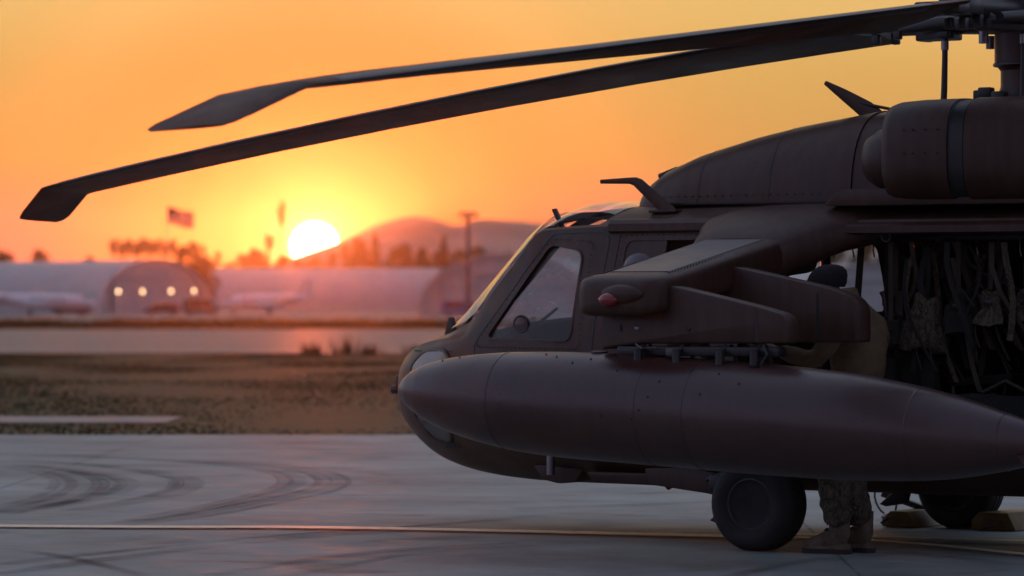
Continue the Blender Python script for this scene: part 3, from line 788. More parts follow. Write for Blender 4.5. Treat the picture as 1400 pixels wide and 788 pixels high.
def blade_geo(zf, collective=9.0, washout=6.5):
    """one wide-chord blade along +x: twisted, drooping, with swept and downturned tip"""
    Rb = 8.15; R = []
    rs = [1.08, 1.10, 1.25, 1.6, 2.2, 3.0, 4.0, 5.0, 6.0, 6.8, 7.2, 7.5, 7.62, 7.68, 7.74, 7.80, 7.88, 7.96, 8.02, 8.05]
    for r in rs:
        ch = .53
        sweep = 0.0; anh = 0.0
        if r > 7.65: sweep = (r - 7.65) * .48; anh = .36 * (r - 7.68) if r > 7.68 else 0
        if r > 7.98: ch *= 1 - ((r - 7.98) / .07) ** 2 * .22
        tw = math.radians(collective - washout * (r / Rb)); th = .055 if r < 7.4 else .055 * max(.25, 1 - (r - 7.4) / .8)
        z0 = zf(r) - anh
        sec = [(1.0, 0.0), (.98, .30), (.90, .70), (.70, 1.0), (.45, .85), (.2, .40), (0, .06), (0, -.06), (.2, -.22), (.45, -.45), (.7, -.55), (.9, -.45), (.98, -.22)]
        ring = []
        for u, w in sec:
            c = (u - .75) * ch - sweep; t = w * th / 1.5
            ring.append(Vector((r, c * math.cos(tw) - t * math.sin(tw), z0 + c * math.sin(tw) + t * math.cos(tw))))
        R.append(ring)
    return R
def droop_side(r): return 3.245 - .1185 * (r - .8)
def droop_front(r): return 3.215 - .098 * (r - .9) - .0056 * (r - .9) ** 2
for k in range(4):
    a = PSI - PI / 2 * (3 - k) if k else PSI
    a = PSI + PI / 2 * k
    # blade axes: k=0 to the left (towards the viewer), k=1 aft, k=2 right, k=3 forward
    zf = droop_front if k == 3 else droop_side
    # rotation is counterclockwise seen from above: leading edge lies ahead in the turning direction
    rot = Matrix.Rotation(a, 4, 'Z')
    M = rot
    col_ = 19.5 if k == 0 else 11.0                       # the swashplate rests tilted
    bl = MB().rings(blade_geo(zf, col_, 17.0 if k == 0 else 8.5)).build('rotor_blade', BLADE, HELI, smooth=40, xf=M)
    R = blade_geo(zf, col_, 17.0 if k == 0 else 8.5)
    erosion = MB().rings([[r[i] + Vector((0, .003 * (1 if i in (0, 1, 12) else .6), .002 * (1 if i < 5 else -1))) for i in (11, 12, 0, 1, 2)] for r in R[3:12]], closed=False)
    erosion.build('leading_edge_strip', GUN, bl, smooth=40, xf=M)
    MB().box((.95, 0, zf(.95) + .0), (.22, .20, .10)).box((1.1, -.05, zf(1.1)), (.16, .30, .075)).build('blade_cuff', GUN, bl, bevel=.015, xf=M)
    arm = MB(); arm.tube([(.2, 0, 3.235), (.55, 0, 3.24), (.9, 0, zf(.9))], [.11, .10, .075], 12)
    arm.build('hub_arm', GUN, HELI, smooth=40, xf=M)
    MB().tube([(.16, .20, 3.20), (.5, .23, 3.19), (.78, .17, 3.17)], [.05, .045, .03], 10).build('blade_damper', BLACK, HELI, smooth=40, xf=M)
    hm = MB(); hm.prism(rounded([(.74, -.03), (.74, .08), (.50, .22), (.42, .20), (.46, -.03)], .03), 3.10, 3.17, 'XY')
    hm = hm.build('pitch_horn', BLACK, HELI, bevel=.01, xf=M)
    MB().box((.62, 0, 3.165), (.2, .16, .10)).build('horn_clamp', BLACK, hm, bevel=.01, xf=M)
    for bx, by, bz in ((.86, .07, 3.15), (.95, -.08, 3.13), (.74, -.11, 3.14), (1.02, .05, 3.12)): MB().box((bx, by, bz), (.05, .05, .07)).build('horn_bolt', GUN, hm, bevel=.01, xf=M)
    pl = MB().tube([(.49, .185, 2.70), (.485, .185, 2.78), (.48, .185, 2.98), (.48, .185, 3.12)], [.020, .020, .018, .018], 10).build('pitch_link', BLACK, HELI, smooth=40, xf=M)
    MB().tube([(.48, .185, 3.03), (.48, .185, 3.085)], .024, 10).build('pitch_link_collar', STEEL, pl, smooth=40, xf=M)
    MB().box((.48, .185, 3.13), (.07, .07, .06)).build('rod_end', GUN, pl, bevel=.015, xf=M)
    MB().tube([(.33, -.15, 3.05), (.33, -.15, 3.13)], .03, 10).build('droop_stop', STEEL, HELI, smooth=40, xf=M)

# stub wing with root fairing, two pylons, struts
def wing_ring(y, xl, xt, zc, th, n=5.5, count=56):
    cx, hw = (xl + xt) / 2, (xl - xt) / 2
    return [Vector((p.x, y, p.z)) for p in superring(cx, y, zc, hw, th / 2, n, count, 'Y')]
wy = [(1.05, 1.55, .90, 1.80, .30), (1.40, 1.52, .93, 1.745, .25), (2.60, 1.50, .955, 1.545, .215), (2.72, 1.50, .955, 1.525, .235), (2.80, 1.49, .965, 1.515, .23), (2.85, 1.465, .99, 1.51, .20), (2.875, 1.42, 1.04, 1.508, .15), (2.885, 1.34, 1.1, 1.506, .08)]
WING = MB().rings([wing_ring(*w) for w in wy]).build('stub_wing', OLIVE, HELI, smooth=38)
dots('rivet_row', [(xe, y, (1.745 + (y - 1.4) * -.1667) + .1085) for y in [1.47 + .034 * i for i in range(35)] for xe in (1.455, 1.44, 1.005)], .0065, BLACK, HELI)
MB().box((1.26, 1.9, 1.775), (.26, .10, .004), Matrix.Rotation(math.radians(-9.4), 3, 'X')).build('wing_access_panel', OLIVE, HELI)
MB().box((1.23, 2.655, 1.53), (.56, .012, .242)).build('tip_cap_seam', BLACK, HELI, bevel=.0)
bpy.data.objects.remove(bpy.data.objects['tip_cap_seam'], do_unlink=True)
WTOP = paint_mat('sky_sheen_grey', (0.085, 0.083, 0.083), (0.14, 0.137, 0.136), .42, .3)
MB().rings([[Vector((x, y, z0 + dz)) for x, dz in ((1.415, -.004), (1.41, .0025), (1.03, .0025), (1.025, -.004))] for y, z0 in ((1.50, 1.7283 + .1240), (2.0, 1.645 + .1168), (2.585, 1.5475 + .1088))]).build('sky_sheen_panel', WTOP, WING)  # added plate; its paler grey paints in the sky's sheen on the wing top
# root fairing blending up to the roof
fr_rows = [(1.46, 1.545, .915, 1.725, .275, 3.4), (1.42, 1.57, .895, 1.74, .31, 3.2), (1.34, 1.60, .86, 1.77, .34, 2.9), (1.22, 1.64, .80, 1.81, .35, 2.7), (1.10, 1.70, .74, 1.86, .33, 2.6), (.98, 1.76, .62, 1.90, .30, 2.5), (.80, 1.80, .45, 1.94, .28, 2.4)]
MB().rings([[Vector((p.x, y, p.z)) for p in superring((xl + xt) / 2, y, zc, (xl - xt) / 2, th / 2, n, 40, 'Y')] for y, xl, xt, zc, th, n in fr_rows]).build('wing_root_fairing', OLIVE, HELI, smooth=45)
# pylons
def pylon(y, dz, aft):
    base = [(1.41, 1.212), (1.41, 1.44 + dz), (1.25, 1.53 + dz), (.97, 1.58 + dz), (aft + .18, 1.455 + dz * .9), (aft, 1.405 + dz * .75), (aft, 1.252), (1.14, 1.246)]
    poly = rounded(base, [.01, .02, .05, .06, .10, .10, .02, .05], 6)
    n = len(poly); cx = sum(p[0] for p in poly) / n; cz = sum(p[1] for p in poly) / n
    R = []
    for dy, sh in ((-.075, .05), (-.07, .015), (-.055, 0), (.055, 0), (.07, .015), (.075, .05)):
        R.append([Vector((cx + (x - cx) * (1 - sh * .6), y + dy, cz + (z - cz) * (1 - sh * 1.4))) for x, z in poly])
    p = MB().rings(R).build('store_pylon', OLIVE, HELI, smooth=45)
    MB().prism([(.40, 1.26), (.40, 1.45 + dz * .8), (.385, 1.445 + dz * .8), (.385, 1.26)], y + .075, y + .0765).build('pylon_seam', BLACK, p)
    for (x, z, r) in ((1.17, 1.335, .016), (1.28, 1.345, .010), (1.28, 1.325, .010), (.83, 1.33, .012)):
        MB().lathe([(r, 0), (r, .004), (r * .5, .008)], 12, (x, y + .0745, z), 'Y').build('pylon_fastener', GUN if r < .015 else STEEL, p)
    return p
pylon(2.63, 0.0, .20)
pylon(1.92, 0.115, .12)
for x in (1.42, 1.02): MB().tube([(x, 1.10, .86), (x, 2.0, 1.60)], .045, 12).build('wing_strut', OLIVE, HELI, smooth=40)
# position light in its teardrop housing on the wing tip
R = []
for k in range(12):
    t = k / 11; x = 1.29 - .26 * t; rr = .062 * math.sin(PI * (t * .85 + .12)) ** .6
    R.append([Vector((x, 2.86 + .055 * math.sin(a) * rr / .062 + .01, 1.525 + .058 * math.cos(a) * rr / .062)) for a in [2 * PI * j / 16 for j in range(16)]])
MB().rings(R).build('light_housing', OLIVE, HELI, smooth=50)
R = []
for k in range(9):
    t = k / 8; x = 1.305 - .13 * t; rr = math.sin(PI * (t * .9 + .05)) ** .6
    R.append([Vector((x, 2.90 + .050 * math.sin(a) * rr, 1.495 + .042 * math.cos(a) * rr)) for a in [2 * PI * j / 14 for j in range(14)]])
MB().rings(R).build('position_light', RED, HELI, smooth=50)

# external fuel tank under the outboard pylon
TY = 2.66
tx = [2.84, 2.825, 2.79, 2.72, 2.62, 2.45, 2.25, 2.0, 1.7, 1.4, 1.0, .6, .2, -.15, -.5, -.8, -1.10, -1.30, -1.50, -1.62]
tr = [.003, .035, .075, .125, .172, .222, .258, .288, .304, .310, .312, .312, .308, .297, .268, .228, .160, .108, .052, .02]
tcz = pchip([2.84, 2.4, 1.9, 1.2, .5, -.3, -.8, -1.10, -1.62], [.968, .932, .900, .872, .836, .788, .752, .732, .71])
trf = pchip(tx, tr)
TANK = MB()
tX = sorted(set(tx + [2.84 - .1 * i for i in range(1, 44)]), reverse=True)
TANK.rings([[Vector((x, TY + trf(x) * math.cos(a), tcz(x) + trf(x) * math.sin(a))) for a in [2 * PI * j / 56 for j in range(56)]] for x in tX])
TANK = TANK.build('external_fuel_tank', TANKP, HELI, smooth=60)
for x in (2.05, 1.04, .73, -.62, -1.12):
    MB().rings([[Vector((x + dx, TY + (trf(x) + e) * math.cos(a), tcz(x) + (trf(x) + e) * math.sin(a))) for a in [2 * PI * j / 56 for j in range(56)]] for dx, e in ((.006, -.002), (.004, .0022), (-.004, .0022), (-.006, -.002))], cap=False).build('tank_seam', TANKP, TANK, smooth=60)
for k, (a0, ln) in enumerate(((PI * .5, .30), (PI * 1.17, .30), (PI * 1.83, .30))):
    rot = Matrix.Translation((0, TY, tcz(-1.3))) @ Matrix.Rotation(a0 - PI / 2, 4, 'X')
    MB().prism([(-1.20, .10), (-1.40, .33), (-1.66, .35), (-1.60, .02), (-1.4, .05)], -.010, .010).build('tank_fin', TANKP, TANK, bevel=.004, xf=rot)
MB().lathe([(.05, 0), (.05, .012), (.03, .016)], 16, (1.45, TY, tcz(1.45) + trf(1.45) - .004)).build('filler_cap', GUN, TANK)
dots('tank_fastener_row', [(x, TY + trf(x) * math.cos(a), tcz(x) + trf(x) * math.sin(a)) for x, a in [(1.52, .95), (1.42, 1.1), (1.66, 1.15), (1.2, .8), (.9, .62), (.95, .3), (1.0, .05), (.55, .9), (.62, .42), (1.75, 1.25), (1.05, -.12), (1.25, -.1), (.4, .7), (2.48, 1.2), (2.36, 1.25)]], .009, BLACK, TANK)
# ejector rack between pylon and tank: sway braces, hooks, hose
rk = MB().box((.78, TY, 1.205), (1.05, .10, .055)).build('ejector_rack', BLACK, HELI, bevel=.012)
for x in (1.13, .88, .60, .38):
    for s in (-1, 1):
        MB().tube([(x, TY + s * .03, 1.235), (x, TY + s * .075, 1.20), (x, TY + s * .09, tcz(x) + .290)], [.012, .012, .016], 8).build('sway_brace', GUN, rk, smooth=40)
    MB().lathe([(.026, 1.13), (.026, 1.21), (.018, 1.215)], 12, (x, TY + .10, 0)).build('brace_pad', GUN, rk, smooth=40)
MB().tube([(.34, TY + .06, 1.24), (.30, TY + .09, 1.19), (.34, TY + .10, 1.13), (.30, TY + .08, 1.08)], .010, 8).build('fuel_hose', BLACK, rk, smooth=40)
MB().box((.92, TY + .07, 1.20), (.08, .03, .045)).build('rack_placard', WHEELP, rk, bevel=.006)
MB().tube([(1.02, TY + .075, 1.225), (1.12, TY + .08, 1.22), (1.16, TY + .08, 1.245)], .006, 6).build('safety_wire', STEEL, rk)

# belly fittings, forward step, antennas below
MB().prism(rounded([(3.05, .45), (2.98, .36), (2.86, .335), (2.74, .345), (2.66, .45)], .03), .60, .86).build('search_light_housing', OLIVE, HELI, bevel=.01)
MB().tube([(2.79, 1.06, .72), (2.79, 1.06, .40)], .026, 12).build('static_post', STEEL, HELI, smooth=40)
MB().prism(rounded([(2.60, .42), (2.55, .365), (1.95, .34), (1.80, .42)], .04), .45, .95).build('belly_fairing', OLIVE, HELI, bevel=.015)
MB().tube([(2.02, 1.02, .42), (1.93, 1.04, .35)], .03, 10).build('tie_down_ring', BLACK, HELI, smooth=40)

# main landing gear, both sides
def gear(s):
    wy_ = s * 1.36; wr = .288
    prof = [(.115, -.10), (.145, -.105), (.165, -.115), (.20, -.125), (.245, -.118), (.272, -.095), (.283, -.064), (.286, -.050), (.279, -.048), (.279, -.040), (.2865, -.038), (.288, -.008), (.280, -.005), (.280, .005), (.288, .008), (.2865, .038), (.279, .040), (.279, .048), (.286, .050), (.283, .064), (.272, .095), (.245, .118), (.20, .125), (.165, .115), (.145, .105), (.115, .10)]
    w = thing_part('main_wheel', HELI)
    t = MB().lathe(prof, 56, (1.13, wy_, .280), 'Y')
    for p in t.v:                                         # the loaded tyre flattens on the ground
        if p.z < .004: p.z = .004
        if p.z < .10: p.y = wy_ + (p.y - wy_) * (1 + .10 * (1 - p.z / .10))
    t.build('tyre', RUBBER, w, smooth=40)
    MB().lathe([(.118, -.06), (.150, -.10), (.158, -.108), (.150, -.112), (.135, -.09), (.10, -.05), (.05, -.045)], 40, (1.13, wy_, .28), 'Y').lathe([(.05, .045), (.10, .05), (.135, .09), (.150, .112), (.158, .108), (.150, .10), (.118, .06)], 40, (1.13, wy_, .28), 'Y').build('rim', WHEELP, w, smooth=35)
    hubm = MB().lathe([(.055, -.02), (.055, .075), (.045, .088), (.032, .092), (.030, .098), (.001, .099)], 20, (1.13, wy_, .28), 'Y') if s > 0 else MB().lathe([(.012, -.10), (.022, -.10), (.045, -.088), (.055, -.075), (.055, .02)], 20, (1.13, wy_, .28), 'Y')
    hubm.build('wheel_hub', WHEELP, w, smooth=35)
    bolts = MB()
    for k in range(8):
        a = 2 * PI * k / 8; bolts.lathe([(.010, .05), (.010, .068), (.004, .07)], 6, (1.13 + .085 * math.cos(a), wy_, .28 + .085 * math.sin(a)), 'Y')
    bolts.build('bolt_circle', STEEL, w)
    # drag beam from the belly to the axle, shock strut, brake line and deflector
    yb = s * 1.05
    MB().prism(rounded([(2.08, .46), (2.04, .36), (1.62, .315), (1.30, .235), (1.08, .22), (1.05, .31), (1.35, .40), (1.75, .47)], .03), yb - .05, yb + .06).build('drag_beam', OLIVE, HELI, bevel=.02)
    MB().tube([(1.18, s * 1.12, .28), (1.18, s * 1.12, .62)], .05, 14).tube([(1.18, s * 1.12, .60), (1.20, s * 1.10, 1.3)], .075, 14).build('shock_strut', OLIVE, HELI, smooth=40)
    MB().tube([(1.13, s * 1.02, .28), (1.13, s * 1.30, .28)], .045, 12).build('axle', GUN, HELI, smooth=40)
    MB().tube([(1.62, s * 1.13, .40), (1.50, s * 1.16, .44), (1.38, s * 1.15, .36), (1.30, s * 1.12, .30)], .014, 8).build('brake_line', BLACK, HELI, smooth=40)
    MB().box((1.52, s * 1.13, .385), (.14, .08, .10)).build('brake_valve', BLACK, HELI, bevel=.015)
    MB().prism([(1.47, .262), (1.60, .155), (1.555, .140), (1.40, .165), (1.38, .24)], yb + s * .07 - .02, yb + s * .07 + .02).build('step_plate', BLACK, HELI, bevel=.006)
    return w
def thing_part(name, parent):
    o = bpy.data.objects.new(name, None); COL.objects.link(o); o.parent = parent; o.empty_display_size = .1
    return o
gear(1); gear(-1)
# folding step hanging ahead of the right wheel, on the far side
MB().prism([(1.50, .272), (1.74, .268), (1.78, .185), (1.44, .085), (1.40, .115), (1.66, .190), (1.64, .225), (1.50, .235)], -1.52, -1.46).build('step_arm', BLACK, HELI, bevel=.008)

# tail, out of the picture to the right: boom, fin, stabilator, tail rotor, tail wheel
boom = MB().rings([superring(x, 0, z, w, h, 2.4, 32) for x, z, w, h in ((-3.55, 1.42, .53, .5), (-4.6, 1.55, .42, .40), (-6.2, 1.72, .33, .32), (-7.9, 1.85, .27, .27), (-8.4, 1.88, .22, .24))]).build('tail_boom', OLIVE, HELI, smooth=50)
MB().prism(rounded([(-7.6, 1.7), (-8.7, 1.8), (-9.9, 3.3), (-9.3, 3.45)], .08), -.09, .09).build('tail_fin', OLIVE, HELI, bevel=.04)
MB().prism(rounded([(-8.0, -2.1), (-8.0, 2.1), (-8.8, 2.1), (-8.9, -2.1)], .06), 1.86, 1.96, 'XY').build('stabilator', OLIVE, HELI, bevel=.02)
for k in range(4):
    a = PI / 4 + k * PI / 2; m_ = Matrix.Translation((-9.55, -.35, 3.2)) @ Matrix.Rotation(a, 4, 'Y')
    MB().box((.85, 0, 0), (1.55, .03, .24)).build('tail_rotor_blade', BLADE, HELI, bevel=.01, xf=m_)
MB().lathe([(.14, -.42), (.14, -.08), (.05, -.05)], 16, (-9.55, 0, 3.2), 'Y').build('tail_rotor_hub', GUN, HELI)
tw = thing_part('tail_wheel', HELI)
MB().lathe([(.10, -.06), (.18, -.075), (.20, -.04), (.20, .04), (.18, .075), (.10, .06)], 32, (-7.7, 0, .2), 'Y').build('tyre', RUBBER, tw, smooth=40)
MB().lathe([(.02, -.07), (.10, -.06), (.10, .06), (.02, .07)], 20, (-7.7, 0, .2), 'Y').build('rim', WHEELP, tw, smooth=40)
MB().tube([(-7.7, .12, .2), (-7.5, .08, .9), (-7.3, 0, 1.7)], .05, 10).build('tail_strut', OLIVE, HELI, smooth=40)

# cabin fittings that belong to the aircraft: troop seats, roof rail with hooks, webbing
def troop_seat(x, y, ang):
    M = Matrix.Translation((x, y, 0)) @ Matrix.Rotation(ang, 4, 'Z')
    st = MB().prism(rounded([(-.22, 1.02), (-.20, .98), (.20, 1.0), (.22, 1.06)], .02), -.24, .24).build('troop_seat', SEATF, HELI, bevel=.01, xf=M)
    MB().prism(rounded([(-.19, 1.03), (-.24, 1.02), (-.40, 1.72), (-.36, 1.74)], .02), -.23, .23).build('seat_back', SEATF, st, bevel=.012, xf=M)
    for k in (-.20, .20):
        MB().tube([(-.37, k, 1.72), (-.34, k, 1.92)], .012, 6).build('seat_cable', STRAP, st, xf=M); MB().tube([(.18, k, 1.04), (-.22, k, 1.90)], .010, 6).build('seat_cable', STRAP, st, xf=M)
        MB().tube([(.15, k, 1.0), (.10, k, .62)], .014, 6).build('seat_leg', GUN, st, xf=M); MB().tube([(-.2, k, 1.0), (-.16, k, .62)], .014, 6).build('seat_leg', GUN, st, xf=M)
    for k in (-.09, .09):
        MB().prism([(-.335, 1.70), (-.16, 1.08), (-.13, 1.08), (-.31, 1.71)], k - .024, k + .024).build('shoulder_strap', STRAP, st, xf=M)
    MB().box((-.12, 0, 1.10), (.05, .07, .07)).build('harness_buckle', GUN, st, bevel=.01, xf=M)
for x, y, a in ((.05, .35, PI), (.05, -.20, PI), (.05, -.75, PI), (-.62, .35, PI * .98), (-.62, -.25, PI), (.95, -.78, PI * .5), (-1.2, .30, 0)):
    troop_seat(x, y, a)
hr = MB().box((.2, .55, 1.875), (1.9, .05, .05)).build('roof_rail', GUN, HELI, bevel=.01)
for i in range(13):
    x = 1.05 - .14 * i
    MB().tube([(x, .57, 1.86), (x, .58, 1.80), (x - .01, .58, 1.755)], [.006, .005, .006], 6).build('rail_hook', STEEL, hr)
for i, (x, y, z0, lean, w) in enumerate(((.86, .60, 1.10, .06, .045), (.66, .62, 1.38, .02, .07), (.20, .66, 1.2, -.25, .05), (-.05, .66, 1.05, -.30, .055), (-.28, .68, 1.0, -.34, .05), (-.45, .68, 1.15, -.2, .04))):
    MB().prism([(x, 1.84), (x + lean, z0), (x + lean - w, z0), (x - w, 1.84)], y, y + .006).build('cargo_strap', STRAP, HELI)
dk = MB().prism(rounded([(1.56, .62), (1.56, 1.92), (1.50, 1.92), (1.50, .62)], .01), -1.10, -.30).build('cabin_partition', INNER, HELI)
bpy.data.objects.remove(dk, do_unlink=True)
MB().tube([(1.70, -.55, .62), (1.70, -.55, 1.95)], .035, 10).build('cabin_post', GUN, HELI, smooth=40)

# ------------------------------------------------------------------ the soldier beside the cabin door
def skin_mesh(name, pts, edges, m, parent=None, root=0, subd=2, wrinkle=0.0, wscale=14.0):
    keys = list(pts); ix = {k: i for i, k in enumerate(keys)}
    me = bpy.data.meshes.new(name); me.from_pydata([pts[k][0] for k in keys], [(ix[a], ix[b]) for a, b in edges], []); me.update()
    o = link(name, me, m, parent)
    mod = o.modifiers.new('skin', 'SKIN'); mod.use_smooth_shade = True
    lay = me.skin_vertices[0].data if me.skin_vertices else None
    for i, k in enumerate(keys):
        r = pts[k][1]; lay[i].radius = r if isinstance(r, tuple) else (r, r); lay[i].use_root = (i == root)
    sb = o.modifiers.new('smooth', 'SUBSURF'); sb.levels = subd; sb.render_levels = subd
    bake(o)
    if wrinkle:
        for v in o.data.vertices:
            p = v.co; f = mnoise.noise(Vector((p.x * wscale, p.y * wscale, p.z * wscale * 2.2))) + .6 * mnoise.noise(p * wscale * 2.4)
            v.co = p + v.normal * f * wrinkle
    if not o.data.materials: o.data.materials.append(m)
    o.data.polygons.foreach_set('use_smooth', [True] * len(o.data.polygons))
    return o

SKIN = mat('skin', (0.36, 0.21, 0.15), 0.55)
COYOTE = mat('coyote_fleece', (0.15, 0.105, 0.055), 0.95, var=0.25, scale=12, bump=0.5, bscale=150)
BEANIE = mat('black_knit', (0.012, 0.011, 0.012), 0.95, bump=0.6, bscale=180)
BOOT = mat('tan_suede', (0.13, 0.095, 0.065), 0.85, var=0.35, scale=14, bump=0.3, bscale=90)
SOLE = mat('boot_sole', (0.035, 0.028, 0.022), 0.8)
def camo_mat(name='camouflage_cloth', k=1.0):
    k *= .62
    m = bpy.data.materials.new(name); m.use_nodes = True; nt = m.node_tree; N, L = nt.nodes, nt.links; b = N['Principled BSDF']; b.inputs['Roughness'].default_value = .95
    t = N.new('ShaderNodeTexCoord'); mp = N.new('ShaderNodeMapping'); mp.inputs['Scale'].default_value = (1, 1, .62); L.new(t.outputs['Object'], mp.inputs[0])
    n1 = N.new('ShaderNodeTexNoise'); n1.inputs['Scale'].default_value = 11; n1.inputs['Detail'].default_value = 7; n1.inputs['Roughness'].default_value = .7; L.new(mp.outputs[0], n1.inputs['Vector'])
    c = ramp(N, L, n1.outputs[0], [(0, (.20 * k, .16 * k, .115 * k)), (.43, (.085 * k, .078 * k, .045 * k)), (.50, (.17 * k, .135 * k, .09 * k)), (.56, (.06 * k, .045 * k, .03 * k)), (.63, (.22 * k, .18 * k, .13 * k))], 'CONSTANT')
    L.new(c, b.inputs['Base Color'])
    n2 = N.new('ShaderNodeTexNoise'); n2.inputs['Scale'].default_value = 130; L.new(t.outputs['Object'], n2.inputs['Vector'])
    bp = N.new('ShaderNodeBump'); bp.inputs['Strength'].default_value = .4; bp.inputs['Distance'].default_value = .01; L.new(n2.outputs[0], bp.inputs['Height']); L.new(bp.outputs[0], b.inputs['Normal'])
    return m
CAMO = camo_mat()

PX, PY = .56, 1.40
PERSON = thing('person', 'person in a black knit cap, tan jacket and camouflage trousers standing behind the fuel tank', 'person', (PX, PY, 0))
def rel(x, y, z): return (x - PX, y - PY, z)
J = {   # joints of the pose: leaning forward, left hand on the inner pylon, right arm hanging
 'pelvis': (rel(.50, 1.40, .90), (.13, .11)), 'waist': (rel(.46, 1.40, 1.06), (.125, .105)), 'chest': (rel(.46, 1.40, 1.27), (.15, .12)), 'upper': (rel(.50, 1.40, 1.41), (.12, .085)),
 'neck': (rel(.565, 1.40, 1.49), .055), 'jaw': (rel(.645, 1.40, 1.535), (.066, .072)), 'skull': (rel(.655, 1.40, 1.60), (.082, .092)), 'crown': (rel(.65, 1.40, 1.655), .06),
 'nose': (rel(.755, 1.40, 1.57), .014), 'ear_l': (rel(.64, 1.488, 1.585), .016), 'ear_r': (rel(.64, 1.312, 1.585), .016),
 'sho_l': (rel(.48, 1.575, 1.40), .062), 'elb_l': (rel(.55, 1.70, 1.14), .042), 'wri_l': (rel(.78, 1.79, 1.20), .028), 'palm_l': (rel(.85, 1.815, 1.235), (.034, .018)),
 'sho_r': (rel(.48, 1.225, 1.40), .062), 'elb_r': (rel(.45, 1.17, 1.13), .042), 'wri_r': (rel(.62, 1.18, .95), .028), 'palm_r': (rel(.675, 1.185, .89), (.018, .034)),
 'hip_l': (rel(.53, 1.50, .86), .10), 'kne_l': (rel(.60, 1.42, .47), .062), 'ank_l': (rel(.58, 1.375, .11), .042), 'toe_l': (rel(.74, 1.375, .045), .035),
 'hip_r': (rel(.50, 1.31, .86), .10), 'kne_r': (rel(.58, 1.27, .46), .062), 'ank_r': (rel(.52, 1.19, .11), .042), 'toe_r': (rel(.66, 1.15, .045), .035)}
Eg = [('pelvis', 'waist'), ('waist', 'chest'), ('chest', 'upper'), ('upper', 'neck'), ('neck', 'jaw'), ('jaw', 'skull'), ('skull', 'crown'), ('skull', 'nose'), ('skull', 'ear_l'), ('skull', 'ear_r')]
for s in 'lr':
    Eg += [('upper', 'sho_' + s), ('sho_' + s, 'elb_' + s), ('elb_' + s, 'wri_' + s), ('wri_' + s, 'palm_' + s), ('pelvis', 'hip_' + s), ('hip_' + s, 'kne_' + s), ('kne_' + s, 'ank_' + s), ('ank_' + s, 'toe_' + s)]
    p = Vector(J['palm_' + s][0]); w = Vector(J['wri_' + s][0]); f = (p - w).normalized()
    side = Vector((0, 0, 1)) if s == 'l' else Vector((0, 1, 0)); side = (side - f * side.dot(f)).normalized()
    curl = f.cross(side) * (-1 if s == 'l' else 1)
    for i, (off, ln) in enumerate(((.030, .070), (.010, .080), (-.010, .076), (-.030, .060))):
        a = p + f * .030 + side * off; b_ = a + f * ln * .45 + curl * .008; c_ = b_ + f * ln * .4 + curl * .022
        for q, (v, r) in enumerate(((a, .0095), (b_, .009), (c_, .0075))): J['f%s%d%d' % (s, i, q)] = (tuple(v), r)
        Eg += [('palm_' + s, 'f%s%d0' % (s, i)), ('f%s%d0' % (s, i), 'f%s%d1' % (s, i)), ('f%s%d1' % (s, i), 'f%s%d2' % (s, i))]
    a = p - f * .01 + side * .038; b_ = a + f * .032 + side * .016 + curl * .012
    J['t%s0' % s] = (tuple(a), .011); J['t%s1' % s] = (tuple(b_), .009); Eg += [('palm_' + s, 't%s0' % s), ('t%s0' % s, 't%s1' % s)]
skin_mesh('body', J, Eg, SKIN, PERSON)
JK = {'hem': (rel(.49, 1.40, .84), (.165, .165)), 'waist': (rel(.45, 1.40, 1.03), (.165, .165)), 'chest': (rel(.435, 1.40, 1.22), (.195, .185)), 'upper': (rel(.455, 1.40, 1.385), (.175, .155)), 'collar': (rel(.545, 1.40, 1.475), (.085, .085)), 'rim': (rel(.565, 1.40, 1.525), (.088, .09)),
      'sho_l': (rel(.47, 1.575, 1.385), .088), 'elb_l': (J['elb_l'][0], .066), 'cuf_l': (tuple(Vector(J['elb_l'][0]).lerp(Vector(J['wri_l'][0]), .95)), .042),
      'sho_r': (rel(.47, 1.225, 1.385), .088), 'elb_r': (J['elb_r'][0], .066), 'cuf_r': (tuple(Vector(J['elb_r'][0]).lerp(Vector(J['wri_r'][0]), .95)), .042)}
skin_mesh('jacket', JK, [('hem', 'waist'), ('waist', 'chest'), ('chest', 'upper'), ('upper', 'collar'), ('collar', 'rim'), ('upper', 'sho_l'), ('sho_l', 'elb_l'), ('elb_l', 'cuf_l'), ('upper', 'sho_r'), ('sho_r', 'elb_r'), ('elb_r', 'cuf_r')], COYOTE, PERSON, wrinkle=.008, wscale=9)
TJ = {'belt': (rel(.49, 1.40, .93), (.145, .12)), 'hip': (rel(.51, 1.405, .84), (.14, .12))}
TE = [('belt', 'hip')]
for s in 'lr':
    k = Vector(J['kne_' + s][0]); h = Vector(J['hip_' + s][0]); a = Vector(J['ank_' + s][0])
    TJ['h' + s] = (tuple(h - Vector((0, 0, .08))), .115); TJ['k' + s] = (tuple(k), .098); TJ['c' + s] = (tuple(k.lerp(a, .45)), .102); TJ['b' + s] = (tuple(k.lerp(a, .74)), .092); TJ['e' + s] = (tuple(k.lerp(a, .86)), .062)
    TE += [('hip', 'h' + s), ('h' + s, 'k' + s), ('k' + s, 'c' + s), ('c' + s, 'b' + s), ('b' + s, 'e' + s)]
skin_mesh('trousers', TJ, TE, CAMO, PERSON, wrinkle=.013, wscale=11, subd=3)
